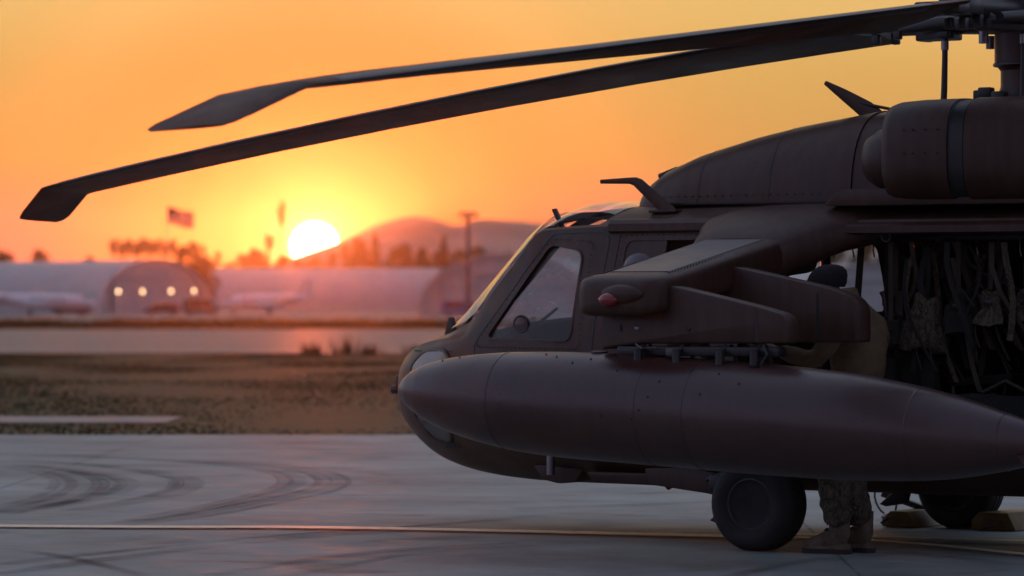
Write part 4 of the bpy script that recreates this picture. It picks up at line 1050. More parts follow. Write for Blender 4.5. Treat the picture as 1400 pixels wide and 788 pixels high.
def boot(s):
    k = Vector(J['ank_' + s][0]); t = Vector(J['toe_' + s][0]); d = (t - k); d.z = 0; d.normalize(); n = Vector((-d.y, d.x, 0))
    base = Vector((k.x, k.y, 0))
    def ring(c, up_, w, h, tilt):       # rings from shaft top down and forward to the toe
        return [c + n * math.cos(a) * w + (d * math.cos(tilt) + Vector((0, 0, 1)) * math.sin(tilt)) * math.sin(a) * h for a in [2 * PI * j / 18 for j in range(18)]]
    R = [ring(base + Vector((0, 0, .245)), 0, .060, .066, 0), ring(base + Vector((0, 0, .18)), 0, .056, .064, 0), ring(base + d * .0 + Vector((0, 0, .125)), 0, .052, .068, .15),
         ring(base + d * .03 + Vector((0, 0, .085)), 0, .052, .085, .75), ring(base + d * .09 + Vector((0, 0, .066)), 0, .052, .062, 1.25), ring(base + d * .15 + Vector((0, 0, .058)), 0, .054, .046, 1.5), ring(base + d * .20 + Vector((0, 0, .050)), 0, .050, .038, 1.57), ring(base + d * .228 + Vector((0, 0, .044)), 0, .034, .026, 1.57)]
    b = MB().rings(R)
    b.rings([[base + d * (x * sc) + n * (y * sc) + Vector((0, 0, z)) for x, y in [(-.072, 0), (-.06, .036), (0, .046), (.10, .05), (.17, .054), (.215, .04), (.238, 0), (.215, -.04), (.17, -.054), (.10, -.05), (0, -.046), (-.06, -.036)]] for z, sc in ((.062, .93), (.030, 1.0), (.028, 1.04), (.0, 1.04))])
    o = b.build('boot', BOOT, PERSON, smooth=50)
    MB().rings([[base + d * (x * sc) + n * (y * sc) + Vector((0, 0, z)) for x, y in [(-.074, 0), (-.062, .038), (0, .048), (.10, .052), (.17, .056), (.217, .042), (.241, 0), (.217, -.042), (.17, -.056), (.10, -.052), (0, -.048), (-.062, -.038)]] for z, sc in ((.029, 1.045), (.001, 1.045))]).build('sole', SOLE, o)
    for q in range(5):
        z = .235 - q * .032; c0 = base + d * (.066 + max(0, (q - 2)) * .014)
        MB().tube([c0 + n * -.03 + Vector((0, 0, z)), c0 + d * .006 + Vector((0, 0, z + .008)), c0 + n * .03 + Vector((0, 0, z))], .005, 5).build('lace', SOLE, o)
boot('l'); boot('r')
cp = MB().rings([[Vector(rel(.652, 1.40, 0)) + Vector((math.cos(a) * r * 1.12, math.sin(a) * r, 0)) + Vector((-.30 * (z - 1.6), 0, z)) for a in [2 * PI * j / 24 for j in range(24)]] for z, r in ((1.575, .096), (1.572, .106), (1.60, .110), (1.615, .107), (1.64, .104), (1.672, .090), (1.692, .066), (1.703, .034), (1.706, .005))])
cp.build('knit_cap', BEANIE, PERSON, smooth=60)
pk = Vector(J['kne_l'][0]); MB().box(tuple(pk + Vector((.0, .098, .05))), (.15, .035, .15)).build('cargo_pocket', CAMO, PERSON, bevel=.014)
MB().box(tuple(pk + Vector((.0, .112, .125))), (.165, .022, .035)).build('pocket_flap', CAMO, PERSON, bevel=.008)
MB().rings([[Vector(rel(.555, 1.40, 0)) + Vector((math.cos(a) * r * 1.05 + .35 * (z - 1.5), math.sin(a) * r, z + .02 * -math.cos(a))) for a in [2 * PI * j / 24 for j in range(24)]] for z, r in ((1.47, .112), (1.50, .104), (1.54, .103), (1.55, .098), (1.54, .090), (1.49, .090))], cap=False).build('collar', COYOTE, PERSON, smooth=50)

# ------------------------------------------------------------------ loose gear in the cabin
def soft(name, c, d, m, parent=None, seed=0, sag=.2, amp=.02, sub=4):
    """a cloth bag: subdivided box pushed about by noise and gravity"""
    bm = bmesh.new(); bmesh.ops.create_cube(bm, size=1.0)
    bmesh.ops.subdivide_edges(bm, edges=bm.edges[:], cuts=sub, use_grid_fill=True)
    for v in bm.verts:
        p = v.co.copy(); n = Vector((abs(p.x) ** 3 * 8, abs(p.y) ** 3 * 8, abs(p.z) ** 3 * 8)).length
        q = p * (1 - .10 * n); q.x *= 1 + sag * (-q.z); q.y *= 1 + sag * (-q.z)
        v.co = Vector((q.x * d[0], q.y * d[1], q.z * d[2]))
        v.co += p.normalized() * amp * (mnoise.noise(v.co * 9 + Vector((seed, 0, 0))) + .6 * mnoise.noise(v.co * 22 + Vector((seed, 3, 0))))
    me = bpy.data.meshes.new(name); bm.to_mesh(me); bm.free()
    return link(name, me, m, parent, 60, c)
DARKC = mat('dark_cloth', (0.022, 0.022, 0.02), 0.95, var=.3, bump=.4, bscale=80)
t = thing('camouflage_pouch', 'round camouflage pouch hanging in the cabin doorway', 'pouch', (.47, .78, 0)); t.location = (.47, .78, 1.20)
soft('bag_body', (0, 0, .10), (.20, .14, .21), CAMO, t, 1, .3, .06); MB().box((0, .04, .24), (.05, .008, .22)).build('hanging_strap', STRAP, t); MB().box((0, .05, .205), (.07, .02, .03)).build('buckle', GUN, t, bevel=.004)
t = thing('camouflage_rucksack', 'camouflage rucksack hung beside the seats, right of the round pouch', 'rucksack', (.28, .80, 1.20))
soft('bag_body', (0, 0, .16), (.17, .15, .36), CAMO, t, 5, .55, .06); soft('side_pocket', (.02, .08, .07), (.11, .05, .13), CAMO, t, 8)
for k in (-.04, .05): MB().tube([(k, .08, .02), (k - .02, .09, -.05), (k - .045, .09, -.12)], .004, 5).build('drawcord', STRAP, t)
t = thing('flak_vest', 'dark body armour vest hung at the front of the cabin opening', 'vest', (.56, .70, 1.42))
soft('vest_front', (0, .0, .16), (.13, .10, .44), DARKC, t, 12, .1); MB().box((-.03, .06, .24), (.045, .012, .30)).build('shoulder_strap', STRAP, t, bevel=.003); MB().box((-.03, .07, .10), (.06, .02, .025)).build('buckle', GUN, t, bevel=.004)
for k in (-.005, -.075): MB().box((-.03 + .0 * k, .07, .02 + k), (.075, .012, .02)).build('webbing_loop', STRAP, t, bevel=.003)
t = thing('radio_handset', 'small black radio handset clipped at the edge of the cabin opening', 'handset', (.545, .86, 1.46))
MB().tube([(0, 0, 0), (.005, 0, .05), (.018, 0, .085)], [.018, .015, .02], 10).build('handset_body', BLACK, t, smooth=40); MB().tube([(0, 0, 0), (-.01, 0, -.06), (-.05, -.02, -.10)], .006, 6).build('coiled_cord', BLACK, t, smooth=40)
t = thing('hanging_jacket', 'dark field jacket hanging low in the cabin under the pouch', 'jacket', (.42, .70, .64))
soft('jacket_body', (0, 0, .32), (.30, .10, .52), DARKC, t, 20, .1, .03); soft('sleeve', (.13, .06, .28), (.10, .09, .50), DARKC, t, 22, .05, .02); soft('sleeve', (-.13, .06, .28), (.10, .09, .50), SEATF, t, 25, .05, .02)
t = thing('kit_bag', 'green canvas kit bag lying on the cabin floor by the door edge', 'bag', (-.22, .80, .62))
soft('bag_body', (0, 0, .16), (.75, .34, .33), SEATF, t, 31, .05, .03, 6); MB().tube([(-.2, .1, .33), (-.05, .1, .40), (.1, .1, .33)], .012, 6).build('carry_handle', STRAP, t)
for i, (nm, lab, cat, x, y, z, dx, dz, m_, sd) in enumerate((
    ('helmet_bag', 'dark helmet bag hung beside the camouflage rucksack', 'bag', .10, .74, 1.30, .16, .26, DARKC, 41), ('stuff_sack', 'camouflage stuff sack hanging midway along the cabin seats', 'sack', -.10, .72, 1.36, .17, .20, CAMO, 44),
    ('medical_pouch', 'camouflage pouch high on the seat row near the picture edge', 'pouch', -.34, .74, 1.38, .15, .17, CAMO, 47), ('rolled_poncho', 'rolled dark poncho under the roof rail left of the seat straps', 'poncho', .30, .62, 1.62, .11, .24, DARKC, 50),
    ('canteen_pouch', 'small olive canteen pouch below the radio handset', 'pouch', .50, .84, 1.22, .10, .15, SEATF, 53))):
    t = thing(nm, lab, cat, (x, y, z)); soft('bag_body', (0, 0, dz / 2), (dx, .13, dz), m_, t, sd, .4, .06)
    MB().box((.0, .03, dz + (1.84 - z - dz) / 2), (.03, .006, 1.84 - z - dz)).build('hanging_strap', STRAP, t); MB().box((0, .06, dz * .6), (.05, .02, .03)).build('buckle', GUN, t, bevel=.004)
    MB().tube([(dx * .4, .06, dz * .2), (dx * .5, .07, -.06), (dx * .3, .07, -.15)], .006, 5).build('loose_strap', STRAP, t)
t = thing('carabiner_ring', 'bead-edged metal ring hanging from the top of the cabin opening', 'ring', (.44, 1.05, 1.868))
rr = MB()
for k in range(14):
    a = 2 * PI * k / 14; rr.lathe([(.002, -.007), (.007, 0), (.002, .007)], 6, (math.cos(a) * .028, 0, math.sin(a) * .028))
rr.build('ring_links', GUN, t); MB().tube([(0, 0, .028), (0, 0, .05)], .004, 5).build('hook', GUN, t)

rng = random.Random(11)
for i in range(46):
    x = rng.uniform(-.6, .40); y = rng.uniform(.45, .88); z1 = 1.84 - rng.uniform(0, .12); ln = rng.uniform(.25, .85); lean = rng.uniform(-.35, .12); w = rng.uniform(.012, .045)
    pts = [(x + lean * t * t + .02 * math.sin(5 * t + i), y + .03 * math.sin(3 * t + i), z1 - ln * t) for t in (0, .2, .4, .6, .8, 1)]
    R = [[Vector((px_ - w / 2, py_, pz_)), Vector((px_ - w / 2, py_ + .006, pz_)), Vector((px_ + w / 2, py_ + .006, pz_ + .004)), Vector((px_ + w / 2, py_, pz_ + .004))] for px_, py_, pz_ in pts]
    MB().rings(R).build('hanging_webbing', (STRAP, SEATF, DARKC, CAMO)[i % 4], HELI)

# ------------------------------------------------------------------ chocks and grounding cable at the far wheel
def chock(name, label, x, flip, y):
    t = thing(name, label, 'chock', (x, y, .004), 0, 'chocks at the far wheel')
    P = [(-.13, 0), (-.13, .055), (-.07, .105), (.05, .105), (.13, .0)] if not flip else [(.16, 0), (.16, .06), (.11, .115), (-.10, .115), (-.16, 0)]
    if not flip: P = [(-x_, z) for x_, z in P]
    MB().prism([(x_, z + .001) for x_, z in P], -.24, .24).build('block', YELLOW, t, bevel=.008)
    MB().tube([((.08 if not flip else -.06), .25, .06), ((.10 if not flip else -.02), .30, .03), ((.04 if not flip else .05), .33, .012)], .010, 6).build('rope_handle', STRAP, t)
chock('wheel_chock', 'yellow wedge chock ahead of the far main wheel', 1.47, False, -1.38)
chock('wheel_chock', 'yellow wedge chock behind the far main wheel at the right edge', .80, True, -1.40)
t = thing('grounding_cable', 'thin black grounding cable looping down to a silver ground clamp', 'cable', (2.02, -2.06, 0))
MB().tube(catmull([(.14, .40, .42), (.08, .05, .30), (.11, 0, .15), (.08, -.02, .06), (.02, -.02, .024), (-.02, -.01, .018), (-.10, .10, .06), (-.16, .20, .16), (-.24, .40, .30), (-.34, .62, .42)], 6), .0075, 6).build('cable', BLACK, t, smooth=40)
MB().lathe([(.01, .004), (.052, .004), (.055, .02), (.04, .034), (.02, .045), (.005, .047)], 18, (0, 0, 0)).build('ground_clamp', STEEL, t, smooth=30)

# ------------------------------------------------------------------ grass strips
def grass(name, label, d0, d1, count, hmin, hmax, w, seed, m, skip=None, zb=-.05, pad=10):
    rng = np.random.default_rng(seed)
    d = np.sqrt(rng.uniform(d0 ** 2, d1 ** 2, count)) if d1 / d0 < 6 else rng.uniform(d0, d1, count)
    l = rng.uniform(-1, 1, count) * (d * .15 + pad)
    if skip: k = ~((d > skip[0]) & (d < skip[1]) & (l < skip[2])); d, l = d[k], l[k]
    n = len(d)
    patch = np.array([mnoise.noise(Vector((a * .25, b * .12, seed))) for a, b in zip(l, d)]) * 1.6
    keep = rng.uniform(-.5, .5, n) < patch + .15; d, l, patch = d[keep], l[keep], patch[keep]; n = len(d)
    h = rng.uniform(hmin, hmax, n) * (1 + .9 * patch)
    base = np.array([CAM.x, CAM.y, 0])[None] + l[:, None] * np.array(RIGHT)[None] + d[:, None] * np.array(VIEW)[None]; base[:, 2] = zb
    a = rng.uniform(0, PI * 2, n); ax = np.stack([np.cos(a), np.sin(a), np.zeros(n)], 1) * (w * rng.uniform(.6, 1.4, n))[:, None]
    tip = base + np.stack([rng.normal(0, .35, n) * h, rng.normal(0, .35, n) * h, h], 1)
    V = np.stack([base - ax, base + ax, tip], 1).reshape(-1, 3)
    me = bpy.data.meshes.new(name); me.vertices.add(3 * n); me.vertices.foreach_set('co', V.ravel())
    me.loops.add(3 * n); me.loops.foreach_set('vertex_index', np.arange(3 * n, dtype=np.int32))
    me.polygons.add(n); me.polygons.foreach_set('loop_start', np.arange(0, 3 * n, 3, dtype=np.int32)); me.update(); me.validate()
    o = link(name, me, m); tag(o, label, 'grass', kind='stuff')
    return o
grass('dry_grass', 'dry brown and green grass strip between the apron and the runway', 42.9, 116, 200000, .008, .020, .03, 3, GM, (48, 51.3, -4.2))
grass('grass_verge', 'dark grass strip beyond the runway', 224, 318, 26000, .15, .35, .10, 4, GM)
def weed(l, d, h, label):
    t = thing('weed_clump', label, 'weeds', field(l, d, -.05), 0, 'weeds along the runway edge'); rng = random.Random(l)
    mb = MB()
    for k in range(60):
        a = rng.uniform(0, 2 * PI); r = rng.uniform(0, .35); hh = h * rng.uniform(.4, 1); b = Vector((math.cos(a) * r, math.sin(a) * r, 0)); w = .02
        q = b * 1.6 + Vector((0, 0, hh)); mb.add([b + Vector((w, 0, 0)), b - Vector((w, 0, 0)), q], [(0, 1, 2)]); mb.add([b + Vector((0, w, 0)), b - Vector((0, w, 0)), q], [(0, 1, 2)])
    mb.build('stems', GM, t)
weed(-5.9, 113, .55, 'dark weed clump on the runway edge, left of the sun glint'); weed(-5.0, 114, .70, 'tallest weed clump on the runway edge under the setting sun'); weed(-4.2, 113, .45, 'low weed clump right of the sun glint on the runway'); weed(-2.9, 114, .4, 'weed clump on the runway edge nearest the helicopter nose')

# ------------------------------------------------------------------ hangars
SHED = mat('hangar_sheet', (0.36, 0.42, 0.42), 0.6, var=.10, scale=.3)
SHEDD = mat('hangar_door_paint', (0.38, 0.44, 0.44), 0.6, var=.10, scale=.3)
DARKG = mat('dark_trim', (0.10, 0.10, 0.11), 0.7)
TRIM = mat('grey_trim', (0.34, 0.34, 0.35), 0.6)
LAMP = mat('lamp_glow', (0.9, 0.7, 0.45), 0.4, emit=((1.0, .66, .34), 9.0))
def hangar(name, label, l, d, ang, width, height, length, ribs=True, lamps=None):
    """barrel-vaulted hangar; local x across the front, local +y runs back along the barrel"""
    root = thing(name, label, 'hangar', field(l, d, -.03)); fx = RIGHT * math.cos(ang) + VIEW * math.sin(ang); fy = Vector((-fx.y, fx.x, 0))
    if fy.dot(VIEW) < 0: fy = -fy
    root.matrix_world = Matrix(((fx.x, fy.x, 0, root.location.x), (fx.y, fy.y, 0, root.location.y), (0, 0, 1, root.location.z), (0, 0, 0, 1)))
    def arc(t, k=1.0): return (-math.cos(t) * width / 2 * k, math.sin(t) ** .85 * height * k)
    n = 36; A = [arc(PI * i / n) for i in range(n + 1)]
    mb = MB(); seg = int(length / 1.5)
    rr = []
    for j in range(seg + 1):
        e = .05 if (ribs and j % 2) else 0.0; rr.append([Vector((x * (1 + e / width), length * j / seg, z + e)) for x, z in A])
    mb.rings(rr, closed=False).build('vault_roof', SHED, root, smooth=50)
    MB().prism(A, .35, .45).build('end_wall', SHEDD, root)
    MB().prism(A, length - .1, length - .05).build('rear_wall', SHED, root)
    MB().rings([[Vector((x * s, y, z * s)) for s, y in ((.965, -.15), (1.012, -.15), (1.012, .3), (.965, .3))] for x, z in A]).build('fascia_arch', SHED, root)
    dw = width * .72 / 6; dh = height * .62
    for k in range(6):
        x = -width * .36 + dw * (k + .5)
        dr = MB().box((x, .20 + .07 * (k % 2), dh / 2 + .02), (dw - .06, .10, dh)).build('door_leaf', SHEDD, root)
        MB().box((x, .12 + .07 * (k % 2), dh * .72), (dw * .5, .03, dh * .12)).build('door_window', TRIM, dr)
    MB().box((0, .15, dh + .25), (width * .8, .35, .30)).build('door_track', TRIM, root)
    for sx in (-1, 1): MB().box((sx * width * .375, .1, dh / 2), (.4, .5, dh)).build('door_jamb', TRIM, root)
    if lamps:
        for (x, z) in lamps:
            fl = MB().lathe([(.06, -.10), (.12, -.20), (.24, -.40), (.26, -.40), (.20, -.24), (.10, -.08)], 20, (x, 0, z), 'Y').build('floodlight', DARKG, root, smooth=40)
            R = []
            for j in range(24):
                a = 2 * PI * j / 24; c = Vector((x + math.cos(a) * .16, -.44, z + math.sin(a) * .16)); o_ = Vector((math.cos(a), 0, math.sin(a)))
                R.append([c + o_ * .05 * math.cos(b) + Vector((0, .05 * math.sin(b), 0)) for b in [2 * PI * q / 8 for q in range(8)]])
            R.append(R[0]); MB().rings(R, cap=False).build('ring_lamp', LAMP, fl, smooth=60)
    return root
def px_l(px, d): return (px - 700) / 5202.04 * d
hangar('arched_hangar', 'pale arched hangar at the left with four lit ring lamps on its front', px_l(214, 530), 530, math.radians(42), 19.5, 7.6, 70, True,
       [(-6.9, 3.2), (-2.7, 3.2), (2.2, 3.25), (6.2, 3.3)])
hangar('long_shed', 'long low vaulted shed under the setting sun', px_l(602, 900), 900, math.radians(84), 30, 9.9, 57, False)
hangar('domed_hangar', 'wide pale domed hangar behind the light mast and cockpit', px_l(694, 500), 500, math.radians(-6), 23.5, 8.1, 45, True)
hangar('grey_hangar', 'grey vaulted hangar seen through the cabin beyond the soldier', px_l(1205, 520), 520, math.radians(8), 26, 7.0, 45, True)

# ------------------------------------------------------------------ hills
def hills():
    prof = [(-900, 8), (-500, 14), (-200, 22), (0, 26), (200, 30), (330, 36), (420, 56), (480, 73), (520, 87), (570, 95), (600, 90), (625, 84), (660, 91), (690, 89), (745, 85), (820, 80), (950, 70), (1100, 64), (1250, 66), (1400, 58), (1700, 40), (2300, 12)]
    f = pchip([(p - 700) / 5202.04 * 2000 for p, _ in prof], [z * .5 + .4 for _, z in prof])
    ls = np.linspace(-900, 900, 260); V = []; Fc = []
    prof_d = [(1600, 0), (1680, .12), (1750, .28), (1820, .46), (1880, .62), (1940, .82), (1980, .95), (2000, 1.0), (2030, .93), (2100, .6), (2200, .25), (2300, 0)]
    for d, k in prof_d:
        for l in ls:
            nz = mnoise.fractal(Vector((l * .012, d * .012, 1.7)), 1.0, 2.1, 5)
            V.append(field(l, d, max(-.1, k * f(l) + nz * 4.5 * k * (1 - k) * 2 + nz * .6 * k) - .06))
    n = len(ls)
    for i in range(len(prof_d) - 1):
        for j in range(n - 1): Fc.append((i * n + j, i * n + j + 1, (i + 1) * n + j + 1, (i + 1) * n + j))
    o = pyd('hills', V, Fc, mat('hill_scrub', (.20, .20, .18), .95, var=.4, scale=.02), smooth=60); o['kind'] = 'structure'
hills()

# ------------------------------------------------------------------ trees
BARK = mat('bark', (.09, .065, .045), .9, var=.3, scale=3)
LEAF = mat('leaf_green', (.060, .065, .028), .7, var=.4, scale=1.5)
LEAF2 = mat('leaf_dark', (.045, .055, .025), .7, var=.4, scale=1.5)
FROND = mat('palm_frond', (.06, .075, .03), .65, var=.3, scale=2)
def leaf_cloud(rng, lobes, per, size):
    V, Fc = [], []
    for (cx, cy, cz, rx, ry, rz) in lobes:
        for k in range(per):
            while True:
                p = Vector((rng.uniform(-1, 1), rng.uniform(-1, 1), rng.uniform(-1, 1)))
                if .2 < p.length < 1: break
            p = p.normalized() * p.length ** .5
            c = Vector((cx + p.x * rx, cy + p.y * ry, cz + p.z * rz)); s = size * rng.uniform(.5, 1.3)
            a = Vector((rng.gauss(0, 1), rng.gauss(0, 1), rng.gauss(0, 1))).normalized(); b = a.cross(Vector((rng.gauss(0, 1), rng.gauss(0, 1), rng.gauss(0, 1)))).normalized()
            i = len(V); V += [c - a * s, c + b * s * .45, c + a * s, c - b * s * .45]; Fc.append((i, i + 1, i + 2, i + 3))
    return V, Fc
def round_tree(seed, m):
    """10 m broadleaf: tapered trunk, limbs, several leaf clumps with gaps"""
    rng = random.Random(seed); t = thing('broadleaf_tree', '', 'tree')
    tr = MB(); tr.tube([(0, 0, 0), (.1, .05, 1.5), (.05, .1, 3.2), (.2, .0, 5.5), (.1, 0, 7.5)], [.32, .26, .22, .14, .05], 8)
    lobes = []
    for k in range(11):
        a = rng.uniform(0, 2 * PI); h = rng.uniform(3.2, 8.6); r = (1.0 - abs(h - 5.4) / 5.2) * rng.uniform(1.4, 3.0); s = rng.uniform(1.0, 1.7)
        c = Vector((math.cos(a) * r, math.sin(a) * r, h)); lobes.append((*c, s, s, s * .8)); tr.tube([(.1, .05, h * .5), tuple(c * .6 + Vector((0, 0, h * .3))), tuple(c)], [.11, .08, .03], 5)
    tr.build('trunk', BARK, t)
    V, Fc = leaf_cloud(rng, lobes, 170, .34); pyd('crown', V, Fc, m, t)
    return t
def conifer(seed, m):
    rng = random.Random(seed); t = thing('conifer_tree', '', 'tree')
    MB().tube([(0, 0, 0), (0, 0, 5), (0, 0, 10)], [.25, .16, .03], 8).build('trunk', BARK, t)
    lobes = []
    for k in range(16):
        h = 1.4 + 8.4 * k / 15; r = (1 - k / 15) ** .8 * 1.7 + .15
        for q in range(3):
            a = rng.uniform(0, 2 * PI); lobes.append((math.cos(a) * r * .55, math.sin(a) * r * .55, h + rng.uniform(-.2, .2), r * .55, r * .55, .45))
    V, Fc = leaf_cloud(rng, lobes, 44, .30); pyd('crown', V, Fc, m, t)
    return t
def palm(seed):
    rng = random.Random(seed); t = thing('palm_tree', '', 'palm')
    MB().tube([(0, 0, 0), (.06, 0, 3), (.02, .05, 6), (0, 0, 8.6)], [.24, .17, .15, .17], 8).build('trunk', BARK, t)
    mb = MB()
    for k in range(70):
        a = rng.uniform(0, 2 * PI); el = rng.uniform(-1.3, 1.45); ln = rng.uniform(.70, 1.05); P = []
        d = Vector((math.cos(a), math.sin(a), 0)); p = Vector((0, 0, 8.6 - rng.uniform(0, .95))); e = el
        for q in range(6): P.append(p.copy()); p = p + (d * math.cos(e) + Vector((0, 0, math.sin(e)))) * ln / 5; e -= .22
        s = Vector((-d.y, d.x, 0))
        for q in range(5):
            w0 = (.06, .18, .22, .18, .11, .02)[q]; w1 = (.06, .18, .22, .18, .11, .02)[q + 1]
            dp = Vector((0, 0, -.10)); mb.add([P[q], P[q] + s * w0 + dp, P[q + 1] + s * w1 + dp, P[q + 1]], [(0, 1, 2, 3)]); mb.add([P[q], P[q] - s * w0 + dp, P[q + 1] - s * w1 + dp, P[q + 1]], [(0, 1, 2, 3)])
    mb.build('crown', FROND, t)
    return t
PROTO = {'r0': round_tree(1, LEAF2), 'r1': round_tree(2, LEAF), 'r2': round_tree(3, LEAF2), 'c0': conifer(4, LEAF2), 'c1': conifer(5, LEAF2), 'p0': palm(6), 'p1': palm(7)}
USED = set(); TH = {'r': 9.6, 'c': 10.3, 'p': 9.4}
def plant(kind, px, top, d, label, wide=1.0, group=None):
    """a tree whose top shows at the given height above the field"""
    h = (415.6 - top) / 5202.04 * d + 1.47; s = h / TH[kind[0]]
    loc = field(px_l(px, d), d, -.05); p = PROTO[kind]; rz = (px * 7.13) % 6.28; wide *= .6 if kind[0] == 'r' else 1.0; sc = (s * wide, s * wide, s)
    if kind in USED: o = dup(p, loc, rz, label, group, sc)
    else:
        USED.add(kind); o = p; o.location = loc; o.rotation_euler = (0, 0, rz); o.scale = sc; o['label'] = label
        if group: o['group'] = group
    return o
ORD = ['leftmost', 'second', 'third', 'fourth', 'fifth', 'sixth', 'seventh', 'eighth', 'rightmost']
for i, (px, top) in enumerate(((156, 322), (167, 325), (177, 322), (187, 326), (196, 320), (206, 324), (216, 321), (226, 325), (237, 322))):
    plant('p%d' % (i % 2), px, top, 640 + 6 * (i % 3), ('%s palm from the left in the row behind the arched hangar' % ORD[i]) if 0 < i < 8 else '%s palm of the row behind the arched hangar' % ORD[i], .78, 'row of palms behind the hangar')
TREES = [
 ('r0', 6, 337, 640, 1.5, 'dark broadleaf tree cut by the left picture edge'), ('r1', -14, 340, 650, 1.3, 'broad tree just leaving the picture at the far left'),
 ('r2', 53, 337, 640, .95, 'lone rounded tree above the hangar roof at the far left'), ('r1', 124, 349, 640, .9, 'tiny tree top peeping over the hangar roof between lone tree and palms'),
 ('r0', 252, 330, 620, .9, 'tall dense tree right of the palm row, left of its twin'), ('r2', 268, 326, 625, .9, 'tall dense tree right of the palm row, under the flag'), ('r1', 283, 352, 610, 1.2, 'low tree at the right shoulder of the arched hangar'),
 ('p1', 298, 340, 1055, .8, 'single small palm between the dense trees and the sunlit grove'), ('r0', 312, 356, 1040, 1.3, 'bushy tree at the left end of the sunlit grove'), ('r2', 334, 344, 1050, 1.2, 'broad tree in the sunlit grove left of the lollipop palm'),
 ('r1', 352, 338, 1055, 1.0, 'tree just left of the lollipop palm in the grove'), ('p0', 368, 314, 1060, 1.0, 'lollipop shaped palm rising above the grove left of the sun'), ('r0', 386, 345, 1055, 1.1, 'red-lit tree at the foot of the tall thin palm'),
 ('p1', 385, 268, 1080, .50, 'very tall thin palm left of the sun'), ('r2', 408, 352, 1500, 1.0, 'tree below the left limb of the sun'), ('r1', 430, 350, 1500, 1.0, 'tree right below the centre of the sun'), ('r0', 453, 340, 1500, .8, 'tree hiding the lower right limb of the sun'),
 ('r2', 476, 329, 1450, .7, 'tree just right of the sun at the foot of the hill'), ('r1', 492, 324, 1055, .8, 'slim tree second right of the sun'), ('c0', 513, 318, 1060, .9, 'pointed conifer right of the sun beside a bright gap'),
 ('r0', 541, 332, 1040, .9, 'rounded tree left of the conifer group below the hill top'), ('r2', 558, 329, 1042, .9, 'rounded tree below the hill top'), ('r1', 576, 337, 1044, .9, 'lower tree right below the hill top'), ('c1', 607, 320, 1040, .8, 'tallest conifer left of the light mast'),
 ('r0', 594, 338, 1040, .9, 'bushy tree left of the tallest conifer'), ('r2', 626, 338, 1040, 1.0, 'tree between the tallest conifer and the light mast'), ('r1', 652, 335, 1040, 1.0, 'tree just right of the light mast'), ('r0', 668, 341, 1040, .9, 'small tree second right of the light mast'), ('c0', 694, 343, 600, .8, 'pale pointed tree top over the domed hangar'),
 ('r2', 720, 344, 600, .9, 'small tree top nearest the cockpit'), ('r1', 1140, 332, 560, 1.1, 'tree seen through the cabin left of the hanging strap'), ('r0', 1190, 322, 570, 1.2, 'large tree seen through the cabin right of the hanging strap'), ('r2', 1226, 338, 560, 1.0, 'tree seen through the cabin next to the hung gear')]
for k, px, top, d, w, lab in TREES: plant(k, px, top, d, lab, w, 'trees behind the hangars')

# ------------------------------------------------------------------ flag, light mast
def flag_mat():
    m = bpy.data.materials.new('flag_cloth'); m.use_nodes = True; nt = m.node_tree; N, L = nt.nodes, nt.links; b = N['Principled BSDF']; b.inputs['Roughness'].default_value = .8
    uv = N.new('ShaderNodeUVMap'); sp = N.new('ShaderNodeSeparateXYZ'); L.new(uv.outputs[0], sp.inputs[0])
    stripe = wm(nt, 'LESS_THAN', wm(nt, 'FRACT', wm(nt, 'MULTIPLY', sp.outputs[1], 6.5), 0.0), .5)
    c = N.new('ShaderNodeMix'); c.data_type = 'RGBA'; L.new(stripe, c.inputs[0]); c.inputs[6].default_value = (.60, .50, .46, 1); c.inputs[7].default_value = (.50, .03, .03, 1)
    canton = wm(nt, 'MULTIPLY', wm(nt, 'LESS_THAN', sp.outputs[0], .4), wm(nt, 'GREATER_THAN', sp.outputs[1], .46))
    c2 = N.new('ShaderNodeMix'); c2.data_type = 'RGBA'; L.new(canton, c2.inputs[0]); L.new(c.outputs[2], c2.inputs[6]); c2.inputs[7].default_value = (.025, .03, .10, 1)
    L.new(c2.outputs[2], b.inputs['Base Color'])
    tr = N.new('ShaderNodeBsdfTranslucent'); L.new(c2.outputs[2], tr.inputs[0]); mx = N.new('ShaderNodeMixShader'); mx.inputs[0].default_value = .65
    out = N['Material Output']; L.new(b.outputs[0], mx.inputs[1]); L.new(tr.outputs[0], mx.inputs[2]); L.new(mx.outputs[0], out.inputs[0])
    return m
def flag():
    d = 600; t = thing('flag', 'large striped flag with a dark corner flying on a tall pole above the trees', 'flag', field(px_l(229, d), d, -.05))
    H = (415.6 - 281) / 5202.04 * d + 1.47
    MB().tube([(0, 0, 0), (0, 0, H * .6), (0, 0, H)], [.14, .10, .05], 8).lathe([(.01, H), (.12, H + .08), (.01, H + .2)], 10).build('flagpole', STEEL, t, smooth=40)
    nx, ny = 24, 12; V = []; UV = []
    Lf, Hf = 4.3, 2.6
    for j in range(ny + 1):
        for i in range(nx + 1):
            u, v = i / nx, j / ny; ph = u * 7.0 + v * .8
            p = RIGHT * (u * Lf * .96) + VIEW * (.28 * math.sin(ph) * (.2 + u)) + Vector((0, 0, H - .2 - Hf + v * Hf - .95 * u ** 1.2 + .16 * math.sin(ph * .9 + 1) * u)); V.append(p); UV.append((u, v))
    Fc = [(j * (nx + 1) + i, j * (nx + 1) + i + 1, (j + 1) * (nx + 1) + i + 1, (j + 1) * (nx + 1) + i) for j in range(ny) for i in range(nx)]
    o = pyd('flag_cloth', V, Fc, flag_mat(), t, 60); ul = o.data.uv_layers.new(name='UVMap')
    for lp in o.data.loops: ul.data[lp.index].uv = UV[lp.vertex_index]
flag()
